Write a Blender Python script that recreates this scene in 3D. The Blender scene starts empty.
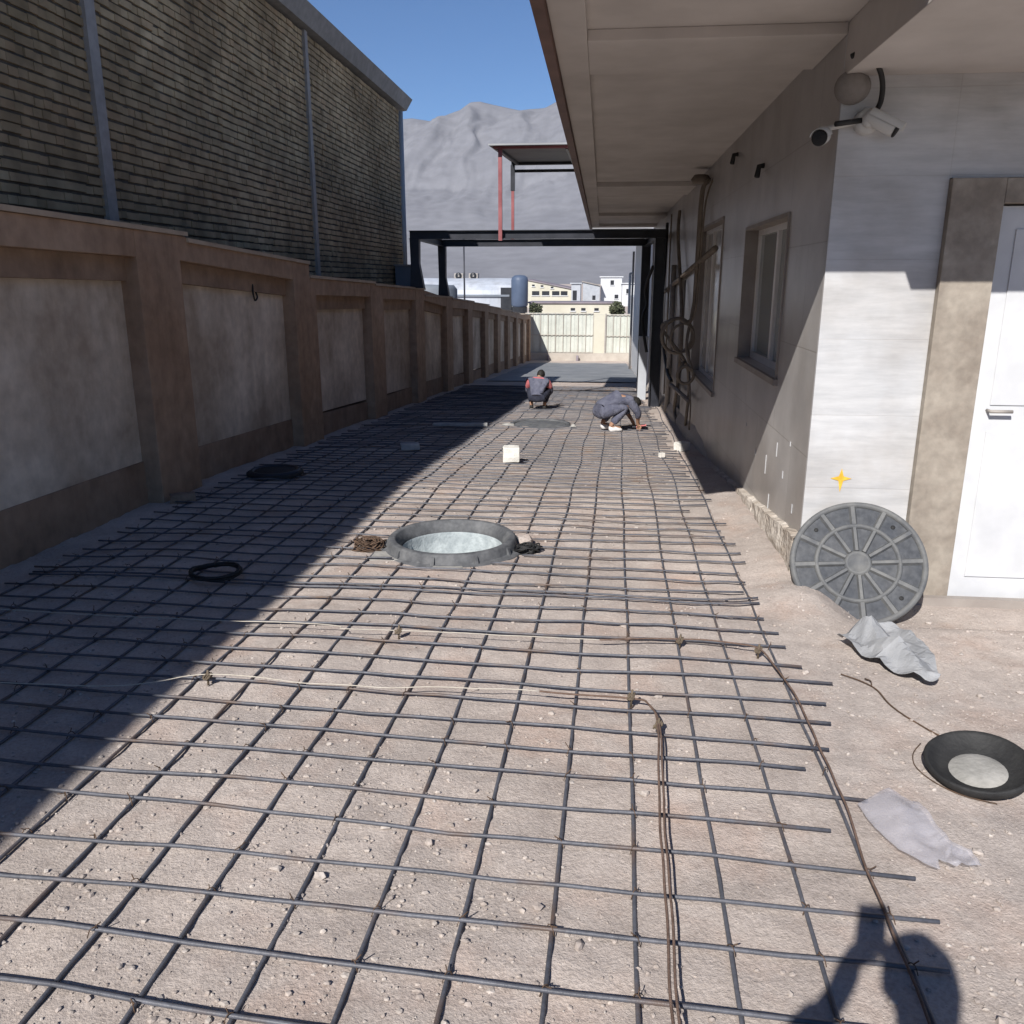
import bpy, bmesh, math, random
from mathutils import Vector, Matrix, noise, Euler
random.seed(7)
R = math.radians
SC = bpy.context.scene
COL = SC.collection

# ------------------------------------------------------------------ helpers
class MB:
    """collects shapes; build() links them as ONE mesh object"""
    def __init__(s): s.v = []; s.f = []; s.m = []; s.sm = []
    def add(s, vs, fs, mi=0, smooth=False):
        o = len(s.v); s.v += [tuple(v) for v in vs]
        for f in fs:
            s.f.append(tuple(i + o for i in f)); s.m.append(mi); s.sm.append(smooth)
    def box(s, x0, x1, y0, y1, z0, z1, mi=0):
        vs = [(x, y, z) for z in (z0, z1) for y in (y0, y1) for x in (x0, x1)]
        s.add(vs, [(0, 2, 3, 1), (4, 5, 7, 6), (0, 1, 5, 4), (2, 6, 7, 3), (0, 4, 6, 2), (1, 3, 7, 5)], mi)
    def hexa(s, b, t, mi=0):
        """b, t: four bottom and four top points, same winding"""
        s.add(list(b) + list(t), [(3, 2, 1, 0), (4, 5, 6, 7), (0, 1, 5, 4), (1, 2, 6, 5), (2, 3, 7, 6), (3, 0, 4, 7)], mi)
    def tube(s, pts, r, n=8, mi=0, caps=True):
        pts = [Vector(p) for p in pts]; rs = r if isinstance(r, (list, tuple)) else [r] * len(pts)
        vs = []; fs = []; prev = None
        for i, p in enumerate(pts):
            d = (pts[min(i + 1, len(pts) - 1)] - pts[max(i - 1, 0)]).normalized()
            if prev is None:
                a = d.orthogonal().normalized()
            else:
                a = (prev - d * prev.dot(d))
                a = a.normalized() if a.length > 1e-6 else d.orthogonal().normalized()
            prev = a; b = d.cross(a)
            for k in range(n):
                t = 2 * math.pi * k / n
                vs.append(p + (a * math.cos(t) + b * math.sin(t)) * rs[i])
        for i in range(len(pts) - 1):
            for k in range(n):
                k2 = (k + 1) % n
                fs.append((i * n + k, i * n + k2, (i + 1) * n + k2, (i + 1) * n + k))
        if caps:
            fs.append(tuple(range(n))[::-1]); fs.append(tuple((len(pts) - 1) * n + k for k in range(n)))
        s.add(vs, fs, mi, True)
    def lathe(s, prof, c, ax=(0, 0, 1), n=48, mi=0, close=False, smooth=True):
        c = Vector(c); ax = Vector(ax).normalized(); a = ax.orthogonal().normalized(); b = ax.cross(a)
        vs = []; fs = []; m = len(prof)
        for k in range(n):
            t = 2 * math.pi * k / n
            for (r, h) in prof: vs.append(c + (a * math.cos(t) + b * math.sin(t)) * r + ax * h)
        for k in range(n):
            k2 = (k + 1) % n
            for i in range(m if close else m - 1):
                j = (i + 1) % m
                fs.append((k * m + i, k2 * m + i, k2 * m + j, k * m + j))
        s.add(vs, fs, mi, smooth)
    def build(s, name, mats, parent=None, bevel=0, loc=None):
        me = bpy.data.meshes.new(name)
        vs = s.v
        if loc is not None:
            L = Vector(loc); vs = [tuple(Vector(v) - L) for v in vs]
        me.from_pydata(vs, [], s.f)
        for m in (mats if isinstance(mats, (list, tuple)) else [mats]): me.materials.append(m)
        for p, mi, sm in zip(me.polygons, s.m, s.sm): p.material_index = mi; p.use_smooth = sm
        bm = bmesh.new(); bm.from_mesh(me); bmesh.ops.remove_doubles(bm, verts=bm.verts, dist=1e-6)
        bmesh.ops.recalc_face_normals(bm, faces=bm.faces); bm.to_mesh(me); bm.free()
        o = bpy.data.objects.new(name, me); COL.objects.link(o)
        if loc is not None: o.location = loc
        if parent is not None: o.parent = parent
        if bevel:
            b = o.modifiers.new('bevel', 'BEVEL'); b.width = bevel; b.segments = 2; b.limit_method = 'ANGLE'; b.angle_limit = R(40)
        return o

def tag(o, label=None, cat=None, group=None, kind=None):
    if label: o['label'] = label
    if cat: o['category'] = cat
    if group: o['group'] = group
    if kind: o['kind'] = kind
    return o

def thing(name, label, cat, loc=(0, 0, 0), rz=0, group=None):
    o = bpy.data.objects.new(name, None); COL.objects.link(o); o.location = loc; o.rotation_euler = (0, 0, rz)
    o.empty_display_size = .1
    return tag(o, label, cat, group)

def curve(pts, n=8):
    """Catmull-Rom through pts"""
    P = [Vector(p) for p in pts]; out = []
    for i in range(len(P) - 1):
        p0 = P[max(i - 1, 0)]; p1 = P[i]; p2 = P[i + 1]; p3 = P[min(i + 2, len(P) - 1)]
        for k in range(n):
            t = k / n
            out.append(.5 * ((2 * p1) + (p2 - p0) * t + (2 * p0 - 5 * p1 + 4 * p2 - p3) * t * t + (3 * p1 - p0 - 3 * p2 + p3) * t ** 3))
    out.append(P[-1]); return out

# ------------------------------------------------------------------ materials
def mat(name, c1, c2=None, scale=4, rough=.8, bump=0, bscale=40, detail=6, metal=0, spec=.3, ramp=(.35, .65), fine=None, stretch=None, bdist=.01, streak=None):
    m = bpy.data.materials.new(name); m.use_nodes = True; nt = m.node_tree; N = nt.nodes; L = nt.links
    b = N['Principled BSDF']; b.inputs['Roughness'].default_value = rough; b.inputs['Metallic'].default_value = metal
    b.inputs['Specular IOR Level'].default_value = spec
    tc = N.new('ShaderNodeTexCoord'); src = tc.outputs['Object']
    if stretch:
        mp = N.new('ShaderNodeMapping'); mp.inputs['Scale'].default_value = stretch; L.new(src, mp.inputs[0]); src = mp.outputs[0]
    col = None
    if c2 is None:
        b.inputs['Base Color'].default_value = (*c1, 1)
    else:
        n = N.new('ShaderNodeTexNoise'); n.inputs['Scale'].default_value = scale; n.inputs['Detail'].default_value = detail
        n.inputs['Roughness'].default_value = .62
        L.new(src, n.inputs['Vector'])
        r = N.new('ShaderNodeValToRGB'); r.color_ramp.elements[0].position = ramp[0]; r.color_ramp.elements[1].position = ramp[1]
        r.color_ramp.elements[0].color = (*c1, 1); r.color_ramp.elements[1].color = (*c2, 1)
        L.new(n.outputs['Fac'], r.inputs[0]); col = r.outputs[0]
        if fine:
            n2 = N.new('ShaderNodeTexNoise'); n2.inputs['Scale'].default_value = fine[0]; n2.inputs['Detail'].default_value = 4
            L.new(src, n2.inputs['Vector'])
            r2 = N.new('ShaderNodeValToRGB'); r2.color_ramp.elements[0].position = .3; r2.color_ramp.elements[1].position = .7
            v = fine[1]; r2.color_ramp.elements[0].color = (1 - v, 1 - v, 1 - v, 1); r2.color_ramp.elements[1].color = (1, 1, 1, 1)
            L.new(n2.outputs['Fac'], r2.inputs[0])
            mx = N.new('ShaderNodeMix'); mx.data_type = 'RGBA'; mx.blend_type = 'MULTIPLY'; mx.inputs['Factor'].default_value = 1
            L.new(col, mx.inputs[6]); L.new(r2.outputs[0], mx.inputs[7]); col = mx.outputs[2]
        if streak:
            mp3 = N.new('ShaderNodeMapping'); mp3.inputs['Scale'].default_value = (streak[0], streak[0], streak[0] * .09); L.new(tc.outputs['Object'], mp3.inputs[0])
            n3 = N.new('ShaderNodeTexNoise'); n3.inputs['Scale'].default_value = 1; n3.inputs['Detail'].default_value = 6; n3.inputs['Roughness'].default_value = .7
            L.new(mp3.outputs[0], n3.inputs['Vector'])
            r3 = N.new('ShaderNodeValToRGB'); r3.color_ramp.elements[0].position = .34; r3.color_ramp.elements[1].position = .56
            v = streak[1]; r3.color_ramp.elements[0].color = (1 - v, 1 - v * 1.05, 1 - v * 1.1, 1); r3.color_ramp.elements[1].color = (1, 1, 1, 1)
            L.new(n3.outputs['Fac'], r3.inputs[0]); col = mixmul(nt, col, r3.outputs[0])
        L.new(col, b.inputs['Base Color'])
    if bump:
        nb = N.new('ShaderNodeTexNoise'); nb.inputs['Scale'].default_value = bscale; nb.inputs['Detail'].default_value = 5
        L.new(src, nb.inputs['Vector'])
        bp = N.new('ShaderNodeBump'); bp.inputs['Strength'].default_value = bump; bp.inputs['Distance'].default_value = bdist
        L.new(nb.outputs['Fac'], bp.inputs['Height']); L.new(bp.outputs[0], b.inputs['Normal'])
    m['base'] = 1
    return m

def mixmul(nt, a, bcol, fac=1.0, mode='MULTIPLY'):
    mx = nt.nodes.new('ShaderNodeMix'); mx.data_type = 'RGBA'; mx.blend_type = mode; mx.inputs['Factor'].default_value = fac
    nt.links.new(a, mx.inputs[6]); nt.links.new(bcol, mx.inputs[7]); return mx.outputs[2]

def ground_mat():
    m = bpy.data.materials.new('dirt'); m.use_nodes = True; nt = m.node_tree; N = nt.nodes; L = nt.links
    b = N['Principled BSDF']; b.inputs['Roughness'].default_value = .95; b.inputs['Specular IOR Level'].default_value = .15
    tc = N.new('ShaderNodeTexCoord'); src = tc.outputs['Object']
    def nz(sc, det=6, ro=.6):
        n = N.new('ShaderNodeTexNoise'); n.inputs['Scale'].default_value = sc; n.inputs['Detail'].default_value = det
        n.inputs['Roughness'].default_value = ro; L.new(src, n.inputs['Vector']); return n.outputs['Fac']
    def rp(f, p0, c0, p1, c1):
        r = N.new('ShaderNodeValToRGB'); e = r.color_ramp.elements
        e[0].position = p0; e[1].position = p1; e[0].color = (*c0, 1); e[1].color = (*c1, 1); L.new(f, r.inputs[0]); return r.outputs[0]
    base = rp(nz(1.1, 4), .3, (.47, .41, .365), .7, (.57, .51, .465))
    red = rp(nz(2.3, 5), .5, (1, 1, 1), .72, (.96, .86, .81))
    c = mixmul(nt, base, red)
    big = rp(nz(.55, 5), .38, (.90, .905, .92), .62, (1.03, 1.01, 1.0)); c = mixmul(nt, c, big)
    grav = rp(nz(75, 4, .7), .3, (.74, .73, .72), .6, (1.0, 1.0, 1.0))
    c = mixmul(nt, c, grav)
    blot = rp(nz(9, 6, .7), .35, (.86, .85, .85), .62, (1.02, 1.02, 1.02))
    c = mixmul(nt, c, blot)
    vo = N.new('ShaderNodeTexVoronoi'); vo.inputs['Scale'].default_value = 60; L.new(src, vo.inputs['Vector'])
    peb = rp(vo.outputs['Distance'], .05, (1.12, 1.1, 1.08), .25, (.97, .97, .97))
    c = mixmul(nt, c, peb, .7)
    L.new(c, b.inputs['Base Color'])
    ad = N.new('ShaderNodeMath'); ad.operation = 'ADD'
    L.new(nz(110, 5, .7), ad.inputs[0]); L.new(nz(26, 5, .6), ad.inputs[1])
    bp = N.new('ShaderNodeBump'); bp.inputs['Strength'].default_value = .6; bp.inputs['Distance'].default_value = .012
    L.new(ad.outputs[0], bp.inputs['Height']); L.new(bp.outputs[0], b.inputs['Normal'])
    return m

def island_mat(name, cols, rough=.9, noise_sc=7, stain=None):
    """one random colour per loose piece (bricks, stones)"""
    m = bpy.data.materials.new(name); m.use_nodes = True; nt = m.node_tree; N = nt.nodes; L = nt.links
    b = N['Principled BSDF']; b.inputs['Roughness'].default_value = rough; b.inputs['Specular IOR Level'].default_value = .2
    g = N.new('ShaderNodeNewGeometry'); r = N.new('ShaderNodeValToRGB')
    e = r.color_ramp.elements
    while len(e) < len(cols): e.new(.5)
    for i, c in enumerate(cols): e[i].position = i / (len(cols) - 1); e[i].color = (*c, 1)
    L.new(g.outputs['Random Per Island'], r.inputs[0])
    tc = N.new('ShaderNodeTexCoord'); n = N.new('ShaderNodeTexNoise'); n.inputs['Scale'].default_value = noise_sc; n.inputs['Detail'].default_value = 6
    L.new(tc.outputs['Object'], n.inputs['Vector'])
    r2 = N.new('ShaderNodeValToRGB'); r2.color_ramp.elements[0].position = .3; r2.color_ramp.elements[1].position = .7
    r2.color_ramp.elements[0].color = (.6, .6, .6, 1); r2.color_ramp.elements[1].color = (1, 1, 1, 1)
    L.new(n.outputs['Fac'], r2.inputs[0])
    c = mixmul(nt, r.outputs[0], r2.outputs[0])
    if stain:
        n3 = N.new('ShaderNodeTexNoise'); n3.inputs['Scale'].default_value = stain; n3.inputs['Detail'].default_value = 5
        L.new(tc.outputs['Object'], n3.inputs['Vector'])
        r3 = N.new('ShaderNodeValToRGB'); r3.color_ramp.elements[0].position = .36; r3.color_ramp.elements[1].position = .62
        r3.color_ramp.elements[0].color = (.62, .6, .58, 1); r3.color_ramp.elements[1].color = (1, 1, 1, 1)
        L.new(n3.outputs['Fac'], r3.inputs[0]); c = mixmul(nt, c, r3.outputs[0])
    L.new(c, b.inputs['Base Color']); return m

def tile_mat(name, c1, c2, axes, w, h, mortar, msize=.004, streak=(1, 1, 1), sscale=3, rough=.45, offset=0.0, dirt=None):
    """stone slabs with thin joints; axes picks which object axes run along and up the wall"""
    m = bpy.data.materials.new(name); m.use_nodes = True; nt = m.node_tree; N = nt.nodes; L = nt.links
    b = N['Principled BSDF']; b.inputs['Roughness'].default_value = rough; b.inputs['Specular IOR Level'].default_value = .35
    tc = N.new('ShaderNodeTexCoord'); sp = N.new('ShaderNodeSeparateXYZ'); L.new(tc.outputs['Object'], sp.inputs[0])
    cb = N.new('ShaderNodeCombineXYZ'); L.new(sp.outputs[axes[0]], cb.inputs[0]); L.new(sp.outputs[axes[1]], cb.inputs[1])
    br = N.new('ShaderNodeTexBrick'); L.new(cb.outputs[0], br.inputs['Vector'])
    br.inputs['Scale'].default_value = 1; br.inputs['Brick Width'].default_value = w; br.inputs['Row Height'].default_value = h
    br.inputs['Mortar Size'].default_value = msize; br.inputs['Color1'].default_value = (1, 1, 1, 1); br.inputs['Color2'].default_value = (.9, .9, .9, 1)
    br.inputs['Mortar'].default_value = (*mortar, 1); br.offset = offset; br.inputs['Mortar Smooth'].default_value = .2
    mp = N.new('ShaderNodeMapping'); mp.inputs['Scale'].default_value = streak; L.new(tc.outputs['Object'], mp.inputs[0])
    n = N.new('ShaderNodeTexNoise'); n.inputs['Scale'].default_value = sscale; n.inputs['Detail'].default_value = 8; n.inputs['Roughness'].default_value = .65
    L.new(mp.outputs[0], n.inputs['Vector'])
    r = N.new('ShaderNodeValToRGB'); r.color_ramp.elements[0].position = .36; r.color_ramp.elements[1].position = .62
    r.color_ramp.elements[0].color = (*c1, 1); r.color_ramp.elements[1].color = (*c2, 1); L.new(n.outputs['Fac'], r.inputs[0])
    c = mixmul(nt, r.outputs[0], br.outputs['Color'])
    if dirt:
        n3 = N.new('ShaderNodeTexNoise'); n3.inputs['Scale'].default_value = dirt; n3.inputs['Detail'].default_value = 7
        L.new(tc.outputs['Object'], n3.inputs['Vector'])
        r3 = N.new('ShaderNodeValToRGB'); r3.color_ramp.elements[0].position = .34; r3.color_ramp.elements[1].position = .58
        r3.color_ramp.elements[0].color = (.78, .75, .72, 1); r3.color_ramp.elements[1].color = (1, 1, 1, 1)
        L.new(n3.outputs['Fac'], r3.inputs[0]); c = mixmul(nt, c, r3.outputs[0])
    L.new(c, b.inputs['Base Color'])
    bp = N.new('ShaderNodeBump'); bp.inputs['Strength'].default_value = .35; bp.inputs['Distance'].default_value = .004
    L.new(br.outputs['Fac'], bp.inputs['Height']); bp.invert = True; L.new(bp.outputs[0], b.inputs['Normal'])
    return m

M = {}
M['dirt'] = ground_mat()
M['slab'] = mat('damp_concrete', (.15, .16, .175), (.23, .24, .25), 1.2, .7, .3, 60)
M['rebar'] = mat('rebar_steel', (.07, .074, .09), (.12, .124, .145), 6, .5, .3, 220, spec=.45, fine=(60, .3), bdist=.003)
_nt = M['rebar'].node_tree; _b = _nt.nodes['Principled BSDF']; _src = _b.inputs['Base Color'].links[0].from_socket
_n = _nt.nodes.new('ShaderNodeTexNoise'); _n.inputs['Scale'].default_value = 3.5; _n.inputs['Detail'].default_value = 7; _nt.links.new(_nt.nodes['Texture Coordinate'].outputs['Object'], _n.inputs['Vector'])
_r = _nt.nodes.new('ShaderNodeValToRGB'); _r.color_ramp.elements[0].position = .55; _r.color_ramp.elements[1].position = .72; _nt.links.new(_n.outputs['Fac'], _r.inputs[0])
_m = _nt.nodes.new('ShaderNodeMix'); _m.data_type = 'RGBA'; _nt.links.new(_r.outputs[0], _m.inputs[0]); _nt.links.new(_src, _m.inputs[6]); _m.inputs[7].default_value = (.12, .078, .055, 1); _nt.links.new(_m.outputs[2], _b.inputs['Base Color'])
M['rust'] = mat('rusty_wire', (.06, .04, .028), (.12, .075, .05), 20, .85)
M['rope'] = mat('brown_rope', (.10, .065, .05), (.17, .115, .09), 30, .95, .4, 300)
M['string'] = mat('pale_string', (.42, .38, .32), (.5, .46, .4), 30, .95)
M['knot'] = mat('knot_cord', (.09, .07, .05), (.16, .125, .09), 60, .95)
M['brick'] = island_mat('grey_yellow_brick', [(.44, .34, .21), (.56, .44, .27), (.60, .475, .30), (.57, .45, .285), (.50, .39, .245), (.58, .43, .265), (.63, .51, .33)], .95, 5, .5)
M['mortar'] = mat('shaded_raked_mortar', (.06, .055, .048), (.11, .10, .085), 5, 1)  # deep shade of the raked joints is put into this dark colour
M['steel_grey'] = mat('grey_painted_steel', (.28, .255, .235), (.34, .315, .29), 2, .55, fine=(14, .2))
M['fascia_grey'] = mat('grey_fascia_sheet', (.2, .2, .2), (.27, .27, .265), 1.5, .6, fine=(9, .25))
M['brown'] = mat('brown_wall_paint', (.37, .235, .15), (.46, .315, .215), 1.3, .8, .3, 30, fine=(8, .3), streak=(5, .14))
M['brown2'] = mat('brown_dado_paint', (.30, .195, .13), (.41, .285, .20), 1.1, .85, .35, 25, fine=(6, .35), streak=(4, .14))
M['panel'] = mat('blotchy_plaster', (.48, .375, .28), (.80, .68, .55), 1.0, .9, .4, 14, detail=9, ramp=(.38, .64), fine=(9, .22), streak=(3, .14))
M['coping'] = mat('coping_concrete', (.38, .29, .21), (.48, .38, .28), 3, .9, .3, 40)
M['alley_stone'] = tile_mat('beige_marble_slab', (.35, .335, .325), (.45, .43, .415), (1, 2), 1.24, .62, (.72, .70, .68), .004, (1, 1, 1), 1.7, .33, .5, 1.2)
M['front_stone'] = tile_mat('white_travertine', (.45, .455, .465), (.545, .548, .555), (0, 2), .62, .44, (.86, .85, .84), .0025, (1.2, 1, 9), 2.2, .5, 0.0, 2.0)
M['jamb_stone'] = mat('beige_travertine', (.235, .20, .165), (.35, .31, .26), 5, .6, .15, 30, detail=9, fine=(22, .2))
M['plinth'] = mat('rough_plinth_render', (.36, .31, .26), (.6, .55, .49), 7, .95, 1.0, 22, detail=9, bdist=.03)
M['soffit'] = mat('plastered_soffit', (.48, .445, .415), (.58, .545, .515), .9, .85, .2, 9, fine=(3, .14), detail=9)
M['fascia_brown'] = mat('brown_fascia', (.10, .055, .045), (.16, .09, .075), 3, .6)
M['pvc_white'] = mat('white_window_profile', (.66, .64, .62), (.74, .72, .70), 4, .4)
M['trim_dark'] = mat('brown_window_surround', (.25, .22, .20), (.31, .28, .255), 4, .6)
M['white_paint'] = mat('white_paint', (.52, .53, .55), (.6, .61, .62), 2, .6, fine=(6, .12))
M['black_steel'] = mat('black_painted_steel', (.012, .014, .02), (.028, .03, .04), 3, .45, spec=.4)
M['red_steel'] = mat('red_primer_steel', (.20, .06, .065), (.28, .10, .105), 5, .6)
M['sheet'] = mat('roof_sheet', (.22, .225, .235), (.3, .305, .31), 1, .5, metal=.2)
M['conc'] = mat('grey_concrete', (.32, .32, .32), (.45, .45, .44), 8, .9, .3, 40)
M['ring'] = mat('grey_composite_ring', (.075, .078, .085), (.15, .153, .158), 9, .75, .2, 60, fine=(30, .25))
M['lid'] = mat('grey_composite_lid', (.036, .042, .054), (.078, .082, .09), 7, .6, .15, 50, fine=(28, .3))
M['lid_rib'] = mat('paler_lid_ribs', (.082, .086, .093), (.145, .146, .144), 10, .65, .15, 60)  # ribs set paler than the plate between them
M['shaft'] = mat('pale_blue_render', (.26, .295, .31), (.42, .465, .475), 14, .9, .5, 60)
M['foam'] = mat('white_block', (.55, .54, .50), (.66, .64, .60), 10, .9, .4, 60)
M['brickred'] = mat('broken_brick', (.19, .13, .09), (.28, .2, .15), 12, .95, .4, 60)
M['dark_rubber'] = mat('black_rubber', (.014, .014, .015), (.03, .03, .03), 8, .7, .3, 60)
M['dried'] = mat('dried_cement', (.22, .215, .2), (.34, .33, .31), 9, .95, .5, 40)
M['sack'] = mat('pale_woven_sack', (.21, .215, .225), (.33, .335, .345), 5, .7, .3, 120)
M['cable'] = mat('dusty_brown_cable', (.15, .125, .10), (.23, .195, .16), 6, .75)
M['cable_black'] = mat('black_cable', (.015, .015, .016), (.03, .03, .03), 6, .6)
M['cctv'] = mat('white_camera_plastic', (.46, .46, .445), (.53, .53, .515), 4, .45)
M['pipe'] = mat('pale_grey_pipe', (.33, .35, .38), (.40, .42, .45), 2, .45)
M['yellow'] = mat('yellow_spray_paint', (.55, .32, .03), (.72, .45, .06), 30, .8)
M['mount'] = mat('hazy_mountain_rock', (.172, .174, .192), (.198, .2, .218), .011, 1, 0, detail=10, ramp=(.38, .62), fine=(.04, .2))  # blue of the distant haze is mixed into the rock colour
M['gate'] = mat('pale_gate_sheet', (.47, .49, .44), (.55, .57, .52), .8, .6, fine=(5, .1), streak=(3, .15))
M['hall'] = mat('pale_blue_roof_sheet', (.36, .39, .44), (.45, .475, .52), .4, .6, streak=(.9, .22))
M['sleeve'] = mat('dusty_plaster_sleeve', (.20, .18, .165), (.27, .25, .235), 9, .9, .3, 30)
M['cream'] = mat('cream_render', (.45, .43, .35), (.52, .50, .42), .5, .9)
M['wall_beige'] = mat('beige_render', (.46, .38, .30), (.58, .49, .40), 1, .9, fine=(4, .2))
M['kerb'] = mat('pale_kerb', (.36, .325, .285), (.44, .405, .36), 2, .95)
M['blue'] = mat('blue_sheet', (.065, .09, .14), (.085, .115, .175), .6, .5)
M['dark_fill'] = mat('dark_opening', (.02, .022, .026), (.035, .037, .042), 2, .3)  # flat dark tone for windows and unlit openings
M['purple'] = mat('weathered_beam', (.17, .15, .17), (.24, .21, .23), .5, .7)
M['bush'] = mat('dark_foliage', (.035, .045, .025), (.075, .08, .045), 4, .9)
M['grey_blue'] = mat('blue_grey_sheet', (.13, .15, .18), (.18, .2, .23), 1, .6)
M['skin'] = mat('skin', (.30, .17, .11), (.36, .21, .14), 10, .6)
M['hair'] = mat('black_hair', (.01, .009, .008), (.022, .02, .018), 40, .7)
M['shirt_grey'] = mat('blue_grey_work_shirt', (.07, .074, .108), (.12, .125, .165), 9, .95, .8, 16, bdist=.03)
M['red_cloth'] = mat('faded_red_cloth', (.38, .10, .11), (.5, .17, .17), 8, .95)
M['navy'] = mat('dark_navy_trousers', (.018, .02, .034), (.036, .04, .06), 8, .95)
M['white_shoe'] = mat('white_shoe', (.62, .61, .6), (.72, .71, .7), 10, .7)
M['black_shoe'] = mat('black_shoe', (.02, .02, .02), (.035, .035, .035), 10, .7)
M['curtain'] = mat('pale_curtain', (.4, .38, .34), (.55, .53, .48), 3, .9, detail=8)
M['wood_grey'] = mat('grey_weathered_board', (.15, .13, .12), (.22, .195, .18), 3, .9, stretch=(1, .2, 1))

def glass_mat(name, tint, rough, alpha_trans):
    m = bpy.data.materials.new(name); m.use_nodes = True; b = m.node_tree.nodes['Principled BSDF']
    b.inputs['Base Color'].default_value = (*tint, 1); b.inputs['Roughness'].default_value = rough
    b.inputs['Transmission Weight'].default_value = alpha_trans; b.inputs['IOR'].default_value = 1.5
    b.inputs['Specular IOR Level'].default_value = .5
    return m
M['glass'] = glass_mat('window_glass', (.55, .6, .6), .02, .55)

M['reflect_glass'] = mat('pale_reflection_glass', (.42, .41, .39), (.72, .71, .68), 2.2, .15, spec=.6, detail=8)  # pale blotches paint reflections onto the second window's panes
def film_mat():
    m = bpy.data.materials.new('cloudy_polythene'); m.use_nodes = True; nt = m.node_tree; b = nt.nodes['Principled BSDF']
    b.inputs['Base Color'].default_value = (.56, .55, .60, 1); b.inputs['Roughness'].default_value = .35
    tr = nt.nodes.new('ShaderNodeBsdfTransparent'); mx = nt.nodes.new('ShaderNodeMixShader'); mx.inputs[0].default_value = .32
    nt.links.new(tr.outputs[0], mx.inputs[1]); nt.links.new(b.outputs[0], mx.inputs[2])
    nt.links.new(mx.outputs[0], nt.nodes['Material Output'].inputs['Surface']); return m
M['film'] = film_mat()

# ------------------------------------------------------------------ ground
def gz0(y):
    a = -.024 * min(y, 7.5); b = -.06 * max(0, min(y, 44) - 7.5)
    return a + b
MH = (-.985, 5.5)          # open manhole
MH2 = (-.9, 12.85)         # flush far manhole
def sstep(a, b, x):
    t = max(0, min(1, (x - a) / (b - a))); return t * t * (3 - 2 * t)
def gz(x, y, fine=True):
    z = gz0(y)
    if -5 < x < 4 and -3 < y < 46:
        v = Vector((x, y, 0))
        z += .016 * noise.noise(v * 1.3) + .008 * noise.noise(v * 4.1 + Vector((5, 2, 1)))
        if fine:
            k = max(0, noise.noise(v * .9 + Vector((9, 3, 2))) + .25)
            z += .006 * noise.noise(v * 11) + k * .012 * noise.noise(v * 21)
        # dirt heaped along the plinth and against the lid, dip at the door
        z += .05 * sstep(.9, 1.2, x) * sstep(4.6, 5.2, y) * (1 - sstep(1.3, 1.5, x)) * (1 - sstep(7, 9, y))
        d = math.hypot(x - 1.14, y - 4.62); z += .07 * max(0, 1 - d / .34)
        z -= .13 * sstep(1.22, 1.62, x) * sstep(4.25, 4.62, y)
    return z

def frange(a, b, s):
    n = int(round((b - a) / s)); return [a + (b - a) * i / n for i in range(n + 1)]
gx = [-2350, -900, -300, -100, -40, -15, -8, -5, -4.2] + frange(-3.9, 2.7, .04) + [2.9, 3.4, 4.5, 7, 12, 30, 90, 300, 900, 2350]
gy = [-50, -20, -10, -5, -3, -1.5, -.5, .3] + frange(.8, 7.0, .035) + frange(7.1, 13, .1) + frange(13.3, 24, .35) + frange(25, 46, 1.5) + [55, 75, 110, 180, 300, 600, 1200, 2350]
mb = MB(); W = len(gx)
for y in gy:
    for x in gx: mb.v.append((x, y, gz(x, y)))
for j in range(len(gy) - 1):
    for i in range(W - 1):
        cx = (gx[i] + gx[i + 1]) / 2; cy = (gy[j] + gy[j + 1]) / 2
        if math.hypot(cx - MH[0], cy - MH[1]) < .375: continue
        mb.f.append((j * W + i, j * W + i + 1, (j + 1) * W + i + 1, (j + 1) * W + i)); mb.m.append(0); mb.sm.append(True)
tag(mb.build('ground', M['dirt']), kind='structure')

# far concrete slab
mb = MB(); ys = frange(24.6, 40.5, .5); xs = frange(-3.3, 1.2, .3); o = []
for y in ys:
    for x in xs: mb.v.append((x + .05 * noise.noise(Vector((x, y, 3))) , y, gz(x, y) + .02))
for j in range(len(ys) - 1):
    for i in range(len(xs) - 1):
        w = len(xs); mb.f.append((j * w + i, j * w + i + 1, (j + 1) * w + i + 1, (j + 1) * w + i)); mb.m.append(0); mb.sm.append(True)
tag(mb.build('pavement', M['slab']), kind='structure')

# loose stones
def stone(mb, c, r):
    t = (1 + 5 ** .5) / 2
    V = [(-1, t, 0), (1, t, 0), (-1, -t, 0), (1, -t, 0), (0, -1, t), (0, 1, t), (0, -1, -t), (0, 1, -t), (t, 0, -1), (t, 0, 1), (-t, 0, -1), (-t, 0, 1)]
    F = [(0, 11, 5), (0, 5, 1), (0, 1, 7), (0, 7, 10), (0, 10, 11), (1, 5, 9), (5, 11, 4), (11, 10, 2), (10, 7, 6), (7, 1, 8), (3, 9, 4), (3, 4, 2), (3, 2, 6), (3, 6, 8), (3, 8, 9), (4, 9, 5), (2, 4, 11), (6, 2, 10), (8, 6, 7), (9, 8, 1)]
    q = Euler((random.random() * 6, random.random() * 6, random.random() * 6)).to_matrix()
    s = Vector((random.uniform(.7, 1.3), random.uniform(.6, 1.1), random.uniform(.4, .8)))
    vs = []
    for v in V:
        p = q @ Vector(v) * (r / 1.9 * random.uniform(.75, 1.2)); vs.append((c[0] + p.x * s.x, c[1] + p.y * s.y, c[2] + p.z * s.z))
    mb.add(vs, F)
mb = MB(); n = 0
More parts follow.
